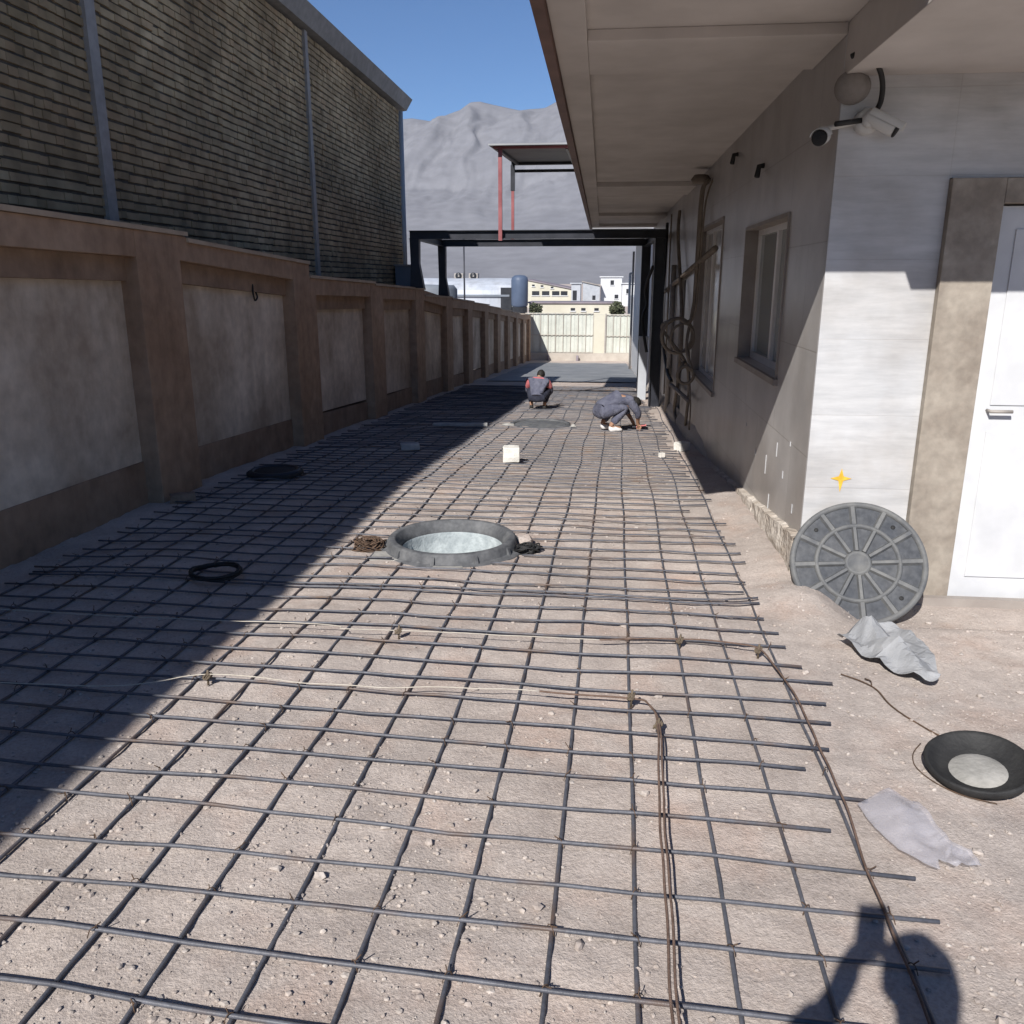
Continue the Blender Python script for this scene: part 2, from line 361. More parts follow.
while n < 17000:
    y = .9 + 9 * random.random() ** 1.8; x = random.uniform(-3.5, 2.3)
    k = noise.noise(Vector((x, y, 0)) * .9 + Vector((9, 3, 2))) + .6 * noise.noise(Vector((x * 3, y * 3, 4)))
    if random.random() > .12 + 1.5 * max(0, k) + (.35 if x < -.7 and y < 3.2 else 0) + (.35 if x > .9 and y < 5 else 0): continue
    if math.hypot(x - MH[0], y - MH[1]) < .5: continue
    if x > 1.12 and y > 5.0: continue
    r = .0028 + .009 * random.random() ** 4
    if random.random() < .004: r = random.uniform(.012, .02)
    stone(mb, (x, y, gz(x, y) + r * .25), r); n += 1
M['stones'] = island_mat('dusty_stones', [(.36, .31, .28), (.46, .40, .36), (.52, .47, .43), (.42, .36, .32), (.48, .43, .39)], .95, 60)
tag(mb.build('gravel', M['stones']), kind='stuff')

# ------------------------------------------------------------------ rebar mat
root = thing('rebar_mat', 'tied grid of dark steel reinforcing bars covering the whole alley floor', 'rebar', (0, 0, 0))
def bar_z(x, y, up): return gz(x, y, False) + .008 + up + .004 * noise.noise(Vector((x * .8, y * .8, 7)))
offs = [.79, .57, .345, .102, -.125, -.368, -.608, -.85, -1.097, -1.329] + [-1.329 - .24 * k for k in range(1, 10)]
BR = .0062
def cut(pts, cs):
    """splits a polyline where it runs through a circle"""
    segs = []; cur = []
    for p in pts:
        if any(math.hypot(p[0] - c[0], p[1] - c[1]) < r for c, r in cs):
            if len(cur) > 1: segs.append(cur)
            cur = []
        else: cur.append(p)
    if len(cur) > 1: segs.append(cur)
    return segs
HOLES = [(MH, .505), (MH2, .47)]
for k, o in enumerate(offs):
    pts = []; y = .75 - random.random() * .4
    while y < 22.4:
        w = .035 * sstep(3.5, 7, y) * noise.noise(Vector((k * 3.1, y * .55, 1))) + .006 * noise.noise(Vector((k * 5.3, y * 1.3, 4)))
        pts.append((o + .0175 * y + w, y, 0)); y += .05 if abs(y - 5.5) < .7 or abs(y - 12.85) < .7 else .22
    pts = [(x, y, bar_z(x, y, 0)) for x, y, _ in pts]
    for sg in cut(pts, HOLES):
        mb = MB(); mb.tube(sg, BR, 8); mb.build('bar', M['rebar'], root)
ends = [(1.3, 1.0), (2.01, .96), (2.22, .93), (2.61, .98), (2.77, .98), (2.95, 1.0), (3.14, .99), (3.33, .99), (3.54, 1.06), (3.74, 1.08), (3.89, 1.04), (4.05, .96), (4.71, .93), (5.42, .95), (6.64, .94), (8.24, 1.0), (24, 1.02)]
def xend(y):
    for (a, xa), (b, xb) in zip(ends, ends[1:]):
        if a <= y <= b: return xa + (xb - xa) * (y - a) / (b - a)
    return .97
ylist = [.92, 1.1, 1.29, 1.48, 1.68, 1.88, 2.06, 2.26, 2.45, 2.64, 2.81, 2.98, 3.18, 3.36, 3.55]; y = 3.55
while y < 22.3:
    y += random.gauss(.186, .011); ylist.append(y)
    if 3.9 < y < 5.6 and random.random() < .12: ylist.append(y + .06)
far = MB(); cnt = 0
for k, y0 in enumerate(ylist):
    ang = -R(2.3) * (1 - sstep(2.5, 6, y0)) - R(.4) + R(random.gauss(0, .35)); xe = xend(y0) + random.uniform(-.04, .05)
    pts = []; x = -3.5 + random.uniform(-.05, .08)
    while x < xe + .02:
        xx = min(x, xe); y = y0 + (xx - .04) * math.tan(ang) + .017 * noise.noise(Vector((xx * .9, k * 2.7, 2)))
        pts.append((xx, y, bar_z(xx, y, .0128))); x += .05 if abs(y0 - 5.5) < .7 or abs(y0 - 12.85) < .7 else .2
    for sg in cut(pts, HOLES):
        if cnt < 76:
            mb = MB(); mb.tube(sg, BR, 8); mb.build('bar', M['rebar'], root); cnt += 1
        else: far.tube(sg, BR, 6)
tag(far.build('far_bars', M['rebar'], root), kind='stuff')
ties = MB(); rt = random.Random(11)
for y0 in ylist:
    if not 1.2 < y0 < 7: continue
    for o in offs:
        if rt.random() > .62: continue
        xx = o + .0175 * y0 + .035 * sstep(3.5, 7, y0) * noise.noise(Vector((offs.index(o) * 3.1, y0 * .55, 1)))
        if math.hypot(xx - MH[0], y0 - MH[1]) < .5: continue
        a_ = -R(2.3) * (1 - sstep(2.5, 6, y0)) - R(.4); yy = y0 + (xx - .04) * math.tan(a_); zc = bar_z(xx, yy, .0064); q = rt.choice((-1, 1))
        ties.tube(curve([(xx - .011 * q, yy - .011, zc - .008), (xx - .004 * q, yy - .004, zc + .0145), (xx + .006 * q, yy + .006, zc + .0142), (xx + .012 * q, yy + .012, zc - .006)], 3), .0016, 4)
        ties.tube([(xx, yy, zc + .0145), (xx + rt.uniform(-.02, .02), yy + rt.uniform(-.02, .02), zc + .014 + rt.uniform(.004, .02))], .0018, 4)
tag(ties.build('tie_wires', M['rust'], root), kind='stuff')

# ------------------------------------------------------------------ left boundary wall
FX = -3.6
root = thing('boundary_wall', 'long plastered boundary wall with brown pilasters stepping down along the alley', 'wall', (-3.7, 10, -.4))
def part(mb, name, m, root, bevel=0):
    o = mb.build(name, m, None, bevel); o.parent = root; o.matrix_parent_inverse = Matrix.Translation(root.location).inverted(); return o
pil = [(-6.9, -6.2), (-3.4, -2.7), (-.1, .6), (3.1, 3.85), (6.5, 7.2), (9.93, 10.7), (13.32, 14.1), (16.6, 17.4), (19.95, 20.75), (23.2, 24.0), (26.6, 27.4), (29.9, 30.7), (33.2, 34.0), (36.5, 37.3), (39.8, 40.6), (43.1, 43.9)]
def topz(y):
    P = [(-8, 2.3), (7.35, 2.05), (7.351, 2.0), (10.5, 1.87), (10.501, 1.71), (13.6, 1.63), (13.601, 1.6), (17.5, 1.49), (17.501, 1.36), (20.7, 1.27), (20.701, 1.24), (24.3, 1.08), (24.301, 1.05), (27.6, .9), (27.601, .86), (30.9, .69), (30.901, .64), (34.7, .48), (34.701, .42), (38, .28), (38.001, .2), (44.2, -.05)]
    for (a, za), (b, zb) in zip(P, P[1:]):
        if a <= y <= b: return za + (zb - za) * (y - a) / (b - a)
    return P[0][1]
def ybox(mb, x0, x1, y0, y1, zb, zt):
    """box along the alley whose bottom and top follow functions of y"""
    mb.hexa([(x0, y0, zb(y0)), (x1, y0, zb(y0)), (x1, y1, zb(y1)), (x0, y1, zb(y1))], [(x0, y0, zt(y0)), (x1, y0, zt(y0)), (x1, y1, zt(y1)), (x0, y1, zt(y1))])
steps = [-8, 7.35, 10.5, 13.6, 17.5, 20.7, 24.3, 27.6, 30.9, 34.7, 38, 44.2]
mb = MB(); ybox(mb, FX - .45, FX - .151, -8, 44.2, lambda y: gz0(y) - .4, lambda y: min(topz(y + .002), topz(y - .002)) - .25 if False else -1.2 + 0 * y)
for a, b in zip(steps, steps[1:]):
    m2 = MB(); e = .003
    ybox(m2, FX - .35, FX + .02, a + e, b - e, lambda y: topz(y) - .035, lambda y: topz(y))
    part(m2, 'coping', M['coping'], root)
for i, (a, b) in enumerate(pil):
    m2 = MB(); e = .004
    cuts = [a] + [s for s in steps if a < s < b] + [b]
    for c, d in zip(cuts, cuts[1:]):
        tz = min(topz(c + e), topz(d - e))
        ybox(m2, FX - .3, FX, c, d, lambda y: gz0(y) - .25, lambda y: topz(min(max(y, c + e), d - e)) - .036)
    part(m2, 'pilaster', M['brown'], root, .006)
    if i + 1 < len(pil):
        c, d = b, pil[i + 1][0]
        tz = lambda y: topz(min(max(y, c + .3), d - .3)) if False else topz(y)
        m2 = MB(); ybox(m2, FX - .28, FX - .004, c, d, lambda y: tz(y) - .24, lambda y: tz(y) - .037)
        part(m2, 'lintel_beam', M['brown'], root, .005)
        m2 = MB(); ybox(m2, FX - .27, FX - .10, c, d, lambda y: tz(y) - .42, lambda y: tz(y) - .241)
        part(m2, 'upper_band', M['brown2'], root)
        m2 = MB(); ybox(m2, FX - .26, FX - .15, c, d, lambda y: gz0(y) + .32, lambda y: tz(y) - .421)
        part(m2, 'panel', M['panel'], root)
        m2 = MB(); ybox(m2, FX - .25, FX - .135, c, d, lambda y: gz0(y) - .2, lambda y: gz0(y) + .319 + .04 * math.sin(y * 7))
        part(m2, 'dado', M['brown2'], root)
m2 = MB(); m2.tube(curve([(-3.745, 8.98, 1.60), (-3.70, 8.95, 1.60), (-3.69, 8.93, 1.52), (-3.70, 8.99, 1.44), (-3.70, 9.06, 1.48), (-3.73, 9.03, 1.58)]), .010, 6)
part(m2, 'wire_hook', M['cable_black'], root)

# ------------------------------------------------------------------ brick building on the left
BX = -4.35; BY1 = 18.9
root = thing('brick_building', 'tall dark brick industrial building behind the left boundary wall', 'building', (-8, 6, -.3))
mb = MB(); mb.box(-14, BX - .016, -12, BY1, -1.5, 5.05); part(mb, 'wall_core', M['mortar'], root)
mb = MB(); z = .3; row = 0; rnd = random.Random(3)
while z < 5.03:
    h = .060; y = -3.0 + (row % 2) * .11 + rnd.uniform(-.02, .02)
    while y < BY1:
        l = rnd.choice((.105, .105, .21)) + rnd.gauss(0, .004); y1 = min(y + l, BY1)
        if y1 - y > .03:
            d = rnd.gauss(0, .0045); dz = rnd.gauss(0, .0025)
            mb.box(BX - .02, BX + d, y, y1, z + dz, z + h + dz)
        y += l + rnd.uniform(.0015, .004)
    z += h + rnd.gauss(.023, .003); row += 1
part(mb, 'brickwork', M['brick'], root)
mb = MB(); z = .3; row = 0      # end wall bricks
while z < 5.03:
    x = BX - .005 - (row % 2) * .11
    while x > -9:
        mb.box(x - .21, x, BY1 - .012, BY1 + rnd.gauss(.008, .003), z, z + .066); x -= .222
    z += .0845; row += 1
part(mb, 'end_brickwork', M['brick'], root)
for y, w, nm in ((7.42, .15, 0), (13.0, .12, 1), (2.0, .15, 0)):
    mb = MB(); t = .006
    mb.box(BX - .03, BX + .035, y, y + w, -.3, 5.08); part(mb, 'steel_column', M['steel_grey'], root)
mb = MB(); mb.hexa([(BX - .3, -12, 5.06), (BX + .10, -12, 5.12), (BX + .10, BY1 + .35, 5.12), (BX - .3, BY1 + .35, 5.06)], [(BX - .3, -12, 5.40), (BX + .20, -12, 5.36), (BX + .20, BY1 + .5, 5.36), (BX - .3, BY1 + .5, 5.40)])
part(mb, 'fascia', M['fascia_grey'], root)
mb = MB(); mb.box(-14.2, BX - .301, -12, BY1 + .3, 5.06, 5.3); part(mb, 'roof', M['fascia_grey'], root)
mb = MB(); mb.tube([(BX + .0, BY1 + .16, 5.08), (BX + .0, BY1 + .16, .5)], .055, 12); part(mb, 'downpipe', M['pipe'], root)

# metal cabinet at the foot of the downpipe
r2 = thing('metal_cabinet', 'small blue grey metal cabinet behind the wall at the brick building corner', 'cabinet', (-3.98, 18.2, -.8))
mb = MB(); mb.box(-4.3, -3.96, 17.9, 18.45, -.9, 1.93); part(mb, 'body', M['grey_blue'], r2, .01)
mb = MB(); mb.box(-4.32, -3.94, 17.87, 18.48, 1.931, 1.96); part(mb, 'lid', M['steel_grey'], r2)

# ------------------------------------------------------------------ stone clad building on the right
WX = 1.25; FYc = 5.15; SZ = 2.9; RY1 = 22.2
root = thing('stone_clad_building', 'stone clad low building with deep overhanging soffit on the right', 'building', (3, 12, -.3))
ops = [(6.22, 8.0, .97, 2.08), (9.55, 12.0, .45, 2.28), (13.4, 14.3, -.62, 1.65)]
def holed(mb, u0, u1, z0, z1, ops, put):
    us = sorted({u0, u1} | {o[0] for o in ops} | {o[1] for o in ops}); zs = sorted({z0, z1} | {o[2] for o in ops} | {o[3] for o in ops})
    for a, b in zip(us, us[1:]):
        run = None
        for c, d in zip(zs, zs[1:]):
            if any(o[0] <= a and b <= o[1] and o[2] <= c and d <= o[3] for o in ops):
                if run: put(a, b, *run); run = None
            else: run = (run[0], d) if run else (c, d)
        if run: put(a, b, *run)
mb = MB(); holed(mb, FYc + .001, RY1, -1.9, 2.96, ops, lambda a, b, c, d: mb.box(WX, WX + .25, a, b, c, d))
part(mb, 'alley_wall', M['alley_stone'], root)
mb = MB(); mb.box(WX + .0005, 1.86, FYc - .02, FYc, -.6, 2.96); mb.box(1.86, 4.6, FYc - .02, FYc, 2.185, 2.96)
mb.box(3.25, 6.2, FYc - .02, FYc, -.6, 2.184)
part(mb, 'front_wall', M['front_stone'], root)
mb = MB(); mb.box(WX + .252, 1.87, FYc + .001, FYc + .2, -.6, 2.95); mb.box(1.87, 6.2, FYc + .001, FYc + .2, 2.19, 2.95); mb.box(3.25, 6.2, FYc + .002, FYc + .2, -.6, 2.18)
mb.box(6, 6.2, FYc + .21, RY1, -1.9, 2.95); mb.box(WX + .26, 6, RY1 - .2, RY1 - .01, -1.9, 2.95)
mb.box(WX + .26, 6, FYc + .22, RY1 - .21, -.55, -.45)
part(mb, 'inner_walls', M['wall_beige'], root)
# jamb and door
mb = MB(); mb.box(1.861, 2.14, FYc - .07, FYc + .12, -.6, 2.18); mb.box(3.0, 3.249, FYc - .07, FYc + .12, -.6, 2.18); mb.box(2.141, 2.999, FYc - .068, FYc + .12, 2.05, 2.179)
part(mb, 'door_surround', M['jamb_stone'], root, .004)
mb = MB(); mb.box(2.145, 2.995, FYc + .0, FYc + .045, -.24, 2.04); d = part(mb, 'door', M['white_paint'], root)
mb = MB()
for (a, b, c, e) in ((2.25, 2.9, .95, 1.92), (2.25, 2.9, -.1, .8)): mb.box(a, b, FYc - .008, FYc - .001, c, e)
q = mb.build('door_panel', M['white_paint'], None, .004); q.parent = d; q.matrix_parent_inverse = d.matrix_world.inverted() if False else Matrix()
mb = MB(); mb.tube([(2.24, FYc - .001, .92), (2.24, FYc - .05, .92), (2.36, FYc - .05, .92)], .01, 8)
q = mb.build('handle', M['steel_grey'], None); q.parent = d
mb = MB(); mb.box(1.84, 3.3, FYc - .12, FYc - .071, -.3, -.205); part(mb, 'threshold', M['trim_dark'], root)
# rough plinth
mb = MB(); ys = frange(FYc - .075, 9.4, .06); nn = 8
def ptop(y): return .13 - (y - FYc) * .105 + .02 * noise.noise(Vector((0, y * 6, 1)))
for j, y in enumerate(ys):
    zb = gz0(y) - .25
    for i in range(nn):
        t = i / (nn - 1); zz = zb + (ptop(y) - zb) * t
        mb.v.append((WX - .065 + .02 * t + .022 * noise.noise(Vector((y * 5, zz * 9, 3))) + .01 * noise.noise(Vector((y * 16, zz * 20, 8))), y, zz))
    mb.v.append((WX + .02, y, ptop(y) + .012))
for j in range(len(ys) - 1):
    for i in range(nn):
        a = j * (nn + 1) + i; mb.f.append((a, a + nn + 1, a + nn + 2, a + 1)); mb.m.append(0); mb.sm.append(False)
part(mb, 'plinth', M['plinth'], root)
mb = MB(); mb.box(WX - .06, 1.85, FYc - .075, FYc - .021, -.6, .115); part(mb, 'plinth_return', M['plinth'], root, .012)
mb = MB()                            # cement skim along the foot of the far wall
for j, y in enumerate(frange(9.1, 22, .3)):
    w = .05 + .05 * noise.noise(Vector((y * 2, 1, 1))); k_ = sstep(9.0, 11.0, y)
    mb.v += [(WX - .002 - (.04 + w) * k_, y, gz0(y) - .08), (WX - .002 - (.03 + w * .6) * k_, y, gz0(y) - .06 + (.12 + w * .5) * k_), (WX + .01, y, gz0(y) - .05 + (.21 + w) * k_)]
    if j:
        a = (j - 1) * 3; mb.f += [(a, a + 3, a + 4, a + 1), (a + 1, a + 4, a + 5, a + 2)]; mb.m += [0, 0]; mb.sm += [False] * 2
part(mb, 'wall_skirting', M['kerb'], root)
# overhanging roof: slab, dropped edge strips and cross beams
RX0 = -.30; RF = 3.80
mb = MB(); mb.box(RX0, 6.5, RF, RY1 + .05, SZ + .06, 3.32); part(mb, 'roof', M['soffit'], root)
mb = MB()
cb = [(RF + .001, 4.25), (5.12, 5.9), (12.6, 13.9), (18.2, 19.2), (21.6, RY1)]
for a, b in cb: mb.box(RX0 + .181, WX - .001, a, b, SZ, SZ + .0595)
mb.box(RX0 + .001, RX0 + .18, RF + .002, RY1, SZ - .001, SZ + .0592)
part(mb, 'soffit_beams', M['soffit'], root, .004)
mb = MB(); mb.box(WX, 6.4, RF + .003, FYc - .021, 2.70, SZ + .0594); part(mb, 'porch_ceiling', M['soffit'], root, .004)
mb = MB(); mb.box(RX0 - .06, RX0 - .0005, RF - .06, RY1 + .06, SZ - .05, 3.36); mb.box(RX0 - .0004, 6.5, RF - .06, RF - .0005, SZ - .05, 3.36); mb.box(RX0, 6.5, RY1 + .0505, RY1 + .06, SZ, 3.36)
part(mb, 'fascia', M['fascia_brown'], root)
# windows
def window(y0, y1, z0, z1, mull, parent, dark=True):
    f = MB(); X = WX + .10; t = .055
    f.box(X, X + .06, y0, y1, z0, z0 + t); f.box(X, X + .06, y0, y1, z1 - t, z1)
    f.box(X, X + .06, y0, y0 + t, z0 + t, z1 - t); f.box(X, X + .06, y1 - t, y1, z0 + t, z1 - t)
    for m in mull: f.box(X - .004, X + .056, m - .035, m + .035, z0 + t, z1 - t)
    fo = part(f, 'window', M['pvc_white'], parent, .004)
    g = MB(); g.box(X + .025, X + .031, y0 + t, y1 - t, z0 + t, z1 - t); q = g.build('pane', M['glass'] if dark else M['reflect_glass'], None); q.parent = fo
    s = MB(); s.box(WX - .03, X - .001, y0 - .04, y1 + .04, z0 - .045, z0 - .001); q = s.build('sill', M['trim_dark'], None); q.parent = fo
    s = MB(); e = .016
    s.box(WX - .012, WX + .0995, y0 - e, y0 + .012, z0, z1 + e); s.box(WX - .012, WX + .0995, y1 - .012, y1 + e, z0, z1 + e); s.box(WX - .0122, WX + .0992, y0 + .0121, y1 - .0121, z1 - .012, z1 + e)
    q = s.build('reveal', M['trim_dark'], None); q.parent = fo
    return fo
for q in [window(6.22, 8.0, .97, 2.08, [7.1], root), window(9.55, 12.0, .45, 2.28, [10.4, 11.2], root, False)]:
    pass
mb = MB()
for k in range(46): 
    y = 9.6 + k * .05
    mb.v += [(WX + .22 + .02 * math.sin(k * 1.9), y, .46), (WX + .22 + .02 * math.sin(k * 1.9 + .4), y, 2.25)]
    if k: mb.f.append((2 * k - 2, 2 * k, 2 * k + 1, 2 * k - 1)); mb.m.append(0); mb.sm.append(True)
part(mb, 'curtain', M['curtain'], root)
mb = MB(); mb.box(WX + .06, WX + .12, 13.405, 14.295, -.615, 1.645); part(mb, 'side_doorway', M['dark_fill'], root)  # dark panel paints the unlit inside of the doorway
for p in ((7.37, 2.49), (8.85, 2.77)):
    mb = MB(); mb.tube([(WX + .02, p[0], p[1] + .04), (WX - .04, p[0], p[1] + .03), (WX - .055, p[0] - .02, p[1] - .05)], .022, 8); part(mb, 'cable_stub', M['cable_black'], root)
mb = MB()           # cement splashes low on the cladding
for (y, z, h) in ((6.0, .45, .10), (5.75, .35, .05), (6.35, .25, .14), (6.8, .3, .05), (5.6, .6, .03), (6.15, .02, .12), (5.4, .2, .06), (7.3, .45, .03)):
    mb.box(WX - .004, WX - .001, y, y + .018, z, z + h)
part(mb, 'cement_splash', M['white_paint'], root)
mb = MB(); c = Vector((1.455, FYc - .024, .50))      # four pointed yellow mark
pts = []
for k in range(8):
    a = math.pi / 4 * k; r = (.062 if k % 4 == 0 else .062 if k % 4 == 2 else .0) if k % 2 == 0 else .02
    if k == 6: r = .085
    pts.append(c + Vector((math.cos(a) * r, 0, math.sin(a) * r)))
mb.add([c] + pts, [(0, i + 1, (i + 1) % 8 + 1) for i in range(8)]); part(mb, 'paint_mark', M['yellow'], root)

# next white building further along on the right
root = thing('white_building', 'white rendered building beyond the black frame on the right', 'building', (3, 33, -2))
mb = MB(); mb.box(1.22, 6, 22.3, 34.2, -2.4, 2.9); part(mb, 'wall', M['white_paint'], root)
mb = MB(); mb.box(1.42, 6, 34.201, 46, -3, .9); part(mb, 'side_wall', M['white_paint'], root)
mb = MB(); mb.box(-.35, 6, 24.0, 34.3, 2.98, 3.14); part(mb, 'roof', M['white_paint'], root, .01)
mb = MB(); mb.tube([(1.14, 34.0, 2.7), (1.14, 34.0, -1.9)], .04, 8); part(mb, 'downpipe', M['steel_grey'], root)
mb = MB(); mb.tube([(1.10, 33.8, 1.9), (1.02, 33.6, 1.9), (1.02, 33.6, .4)], .05, 8); part(mb, 'wall_light_arm', M['white_paint'], root)

# ------------------------------------------------------------------ cables and pipes on the alley wall
def cable(name, pts, r, m, label, cat, n=8):
    mb = MB(); mb.tube(curve(pts, n), r, 7); o = mb.build(name, m); return tag(o, label, cat)
x = WX - .05
def circ(y, z, r, a0, turns, sq=1.0, dx=0, n=10):
    return [(x - .02 - r + r * math.cos(a0 + 2 * math.pi * k / n), y + dx * k / n + .2 * r * math.sin(a0 * 2 + k), z + sq * r * math.sin(a0 + 2 * math.pi * k / n)) for k in range(int(n * turns) + 1)]
cable('hanging_cable', [(WX + .02, 11.3, 2.80), (x, 11.45, 2.72), (x, 11.6, 2.0), (x - .02, 11.5, 1.3)] + circ(11.3, .95, .20, .9, 2.3, 1.1, .06) + [(x - .1, 11.4, .62), (x - .02, 11.5, .3), (x - .02, 11.6, -.1), (x, 11.9, -.3)], .022, M['cable'], 'thick dusty cable hanging from soffit and coiled beside the bright window', 'cable')
cable('hanging_cable', [(WX + .02, 11.0, 2.82), (x - .03, 10.95, 2.7), (x - .03, 11.1, 2.1), (x - .03, 11.35, 1.4), (x - .12, 11.1, .85)] + circ(11.0, .48, .10, .8, 1.4, 1.1, .03) + [(x - .12, 11.3, .62), (x - .03, 11.8, .5), (x - .03, 12.9, .55)], .02, M['cable'], 'cable hanging nearest the window and ending in a small low loop', 'cable')
cable('hanging_cable', [(x, 14.6, 2.72), (x - .03, 14.3, 2.3), (x - .03, 13.2, 1.4), (x - .04, 12.7, .8), (x - .03, 13.0, .2), (x - .02, 13.5, -.3), (x, 13.2, -.5)], .028, M['cable'], 'slack cable hanging from far end of soffit across the dark side doorway', 'cable')
cable('hanging_cable', [(x, 17.3, 2.7), (x - .03, 17.0, 2.0), (x - .03, 17.4, 1.0), (x - .03, 16.5, .5), (x - .03, 15.2, .1), (x, 14.6, .0)], .03, M['cable_black'], 'black cable looping on the wall just before the frame post', 'cable')
cable('hanging_cable', [(WX + .02, 10.75, 2.84), (x - .02, 10.8, 2.5), (x - .02, 11.0, 1.7), (x - .05, 11.1, 1.2)] + circ(11.15, .93, .15, 1.6, 1.6, 1.2, .05) + [(x - .06, 11.2, .5), (x - .04, 11.0, .1), (x - .02, 11.2, -.25)], .011, M['cable'], 'thin cable looped inside the thick coil beside the bright window', 'cable')
cable('hanging_cable', [(x - .01, 16.2, 2.78), (x - .03, 15.9, 2.0), (x - .04, 15.6, 1.2), (x - .02, 15.9, .6), (x - .01, 16.0, -.4)], .014, M['cable'], 'thin straight cable drop between the dark side doorway and the black post', 'cable')
o = MB(); o.tube([(x, 17.4, 1.42), (x, 9.75, 1.98)], .035, 8); tag(o.build('conduit_pipe', M['cable']), 'straight brown conduit running slantwise across the alley wall', 'pipe')
o = MB(); o.tube([(x - .06, 13.9, .02), (x - .04, 11.3, .12)], .03, 8); tag(o.build('timber_batten', M['wood_grey']), 'short grey batten fixed low across the side doorway', 'batten')
for i, (y0, y1, z0, lab) in enumerate(((15.2, 15.32, .9, 'nearer vertical steel conduit beside the side doorway'), (17.9, 18.05, 1.6, 'farther vertical steel conduit close to the black post'))):
    o = MB(); o.tube([(x, y0, z0 + 1.0), (x, y1, -.8)], .045, 8); tag(o.build('conduit_pipe', M['steel_grey']), lab, 'pipe')
# cable bundle stub at the soffit
o = MB(); o.lathe([(.0, 0), (.10, 0), (.12, .05), (.08, .10), (0, .1)], (WX - .10, 11.15, 2.78), (0, 0, 1), 14)
tag(o.build('junction_box', M['cable']), 'round dusty junction box under the soffit where the cables come out', 'junction box')

# pale standing pipe
mb = MB(); mb.box(.80, .98, 18.35, 18.5, -.98, .42); mb.box(.79, .99, 18.34, 18.51, .421, .5)
tag(mb.build('drain_duct', M['pipe'], None, .01), 'pale grey square duct standing upright beside the frame post', 'duct')

# ------------------------------------------------------------------ black portal frame
root = thing('portal_frame', 'black steel portal frame spanning the alley from wall to building', 'frame', (-1.2, 18, -.9))
def ibeam(mb, p, q, w, h, up=Vector((0, 0, 1)), t=.014):
    p = Vector(p); q = Vector(q); d = (q - p).normalized(); s = d.cross(up).normalized(); u = s.cross(d)
    def slab(o0, o1, a0, a1):
        mb.hexa([p + s * a0 + u * o0, p + s * a1 + u * o0, q + s * a1 + u * o0, q + s * a0 + u * o0], [p + s * a0 + u * o1, p + s * a1 + u * o1, q + s * a1 + u * o1, q + s * a0 + u * o1])
    slab(-h / 2, -h / 2 + t, -w / 2, w / 2); slab(h / 2 - t, h / 2, -w / 2, w / 2); slab(-h / 2 + t, h / 2 - t, -t / 2, t / 2)
NY = 16.6; FY = 20.3
for (xp, yy, zb, zt) in ((-3.58, NY, 1.50, 2.395), (-3.74, FY, 1.26, 2.395)):
    mb = MB(); w0 = .20; w1 = .16
    mb.hexa([(xp - .10, yy - .09, zb), (xp + .16, yy - .09, zb), (xp + .16, yy + .09, zb), (xp - .10, yy + .09, zb)], [(xp - .08, yy - .08, zb + .45), (xp + .08, yy - .08, zb + .45), (xp + .08, yy + .08, zb + .45), (xp - .08, yy + .08, zb + .45)])
    mb.hexa([(xp - .08, yy - .08, zb + .45), (xp + .08, yy - .08, zb + .45), (xp + .08, yy + .08, zb + .45), (xp - .08, yy + .08, zb + .45)], [(xp - .09, yy - .08, zt), (xp + .09, yy - .08, zt), (xp + .09, yy + .08, zt), (xp - .09, yy + .08, zt)])
    part(mb, 'post', M['black_steel'], root)
for (xp, yy) in ((1.04, NY), (.96, FY)):
    mb = MB(); ibeam(mb, (xp, yy, gz0(yy) - .1), (xp, yy, 2.395), .18, .2, Vector((1, 0, 0))); part(mb, 'post', M['black_steel'], root)
mb = MB(); ibeam(mb, (-3.68, NY, 2.475), (1.14, NY, 2.475), .14, .155); part(mb, 'beam', M['black_steel'], root)
mb = MB(); ibeam(mb, (-3.84, FY, 2.475), (1.06, FY, 2.475), .14, .155); part(mb, 'beam', M['black_steel'], root)
for xa, xb in ((-3.60, -3.74), (1.04, .98)):
    mb = MB(); ibeam(mb, (xa, NY + .075, 2.47), (xb, FY - .075, 2.47), .12, .14); part(mb, 'side_beam', M['black_steel'], root)
mb = MB(); mb.tube(curve([(.93, NY + .1, 1.9), (.82, NY + .4, 1.5), (.86, NY + .4, 1.2), (.78, NY + .3, .9), (.88, NY + .2, .3)]), .03, 6); part(mb, 'cable', M['cable_black'], root)

root = thing('canopy', 'small flat canopy of grey sheet on red posts above the black frame', 'canopy', (-.6, 18, 2.6))
for xp, zb in ((-1.93, 2.36), (.95, 3.33)):
    mb = MB(); mb.box(xp - .034, xp + .034, NY - .145, NY - .075, zb, 3.95); part(mb, 'post', M['red_steel'], root)
for xp, zb in ((-2.09, 2.555), (.95, 3.33)):
    mb = MB(); mb.box(xp - .032, xp + .032, FY - .032, FY + .032, zb, 3.60); part(mb, 'rear_post', M['red_steel'], root)
    mb = MB(); mb.box(xp - .045, xp + .045, FY - .045, FY + .045, 3.601, 4.14); part(mb, 'post_head', M['black_steel'], root)
mb = MB(); ys = frange(NY - .35, FY + .5, .08)
for j, yy in enumerate(ys):
    zz = 4.0 + (yy - NY) * .055 + .012 * (j % 2)
    mb.v += [(-2.12, yy, zz), (1.3, yy, zz), (1.3, yy, zz + .03), (-2.12, yy, zz + .03)]
    if j:
        a = 4 * (j - 1); mb.f += [(a, a + 1, a + 5, a + 4), (a + 2, a + 3, a + 7, a + 6), (a + 1, a + 2, a + 6, a + 5), (a, a + 4, a + 7, a + 3)]; mb.m += [0] * 4; mb.sm += [False] * 4
mb.f += [(0, 1, 2, 3)]; mb.m += [0]; mb.sm += [False]
part(mb, 'roof_sheet', M['sheet'], root)
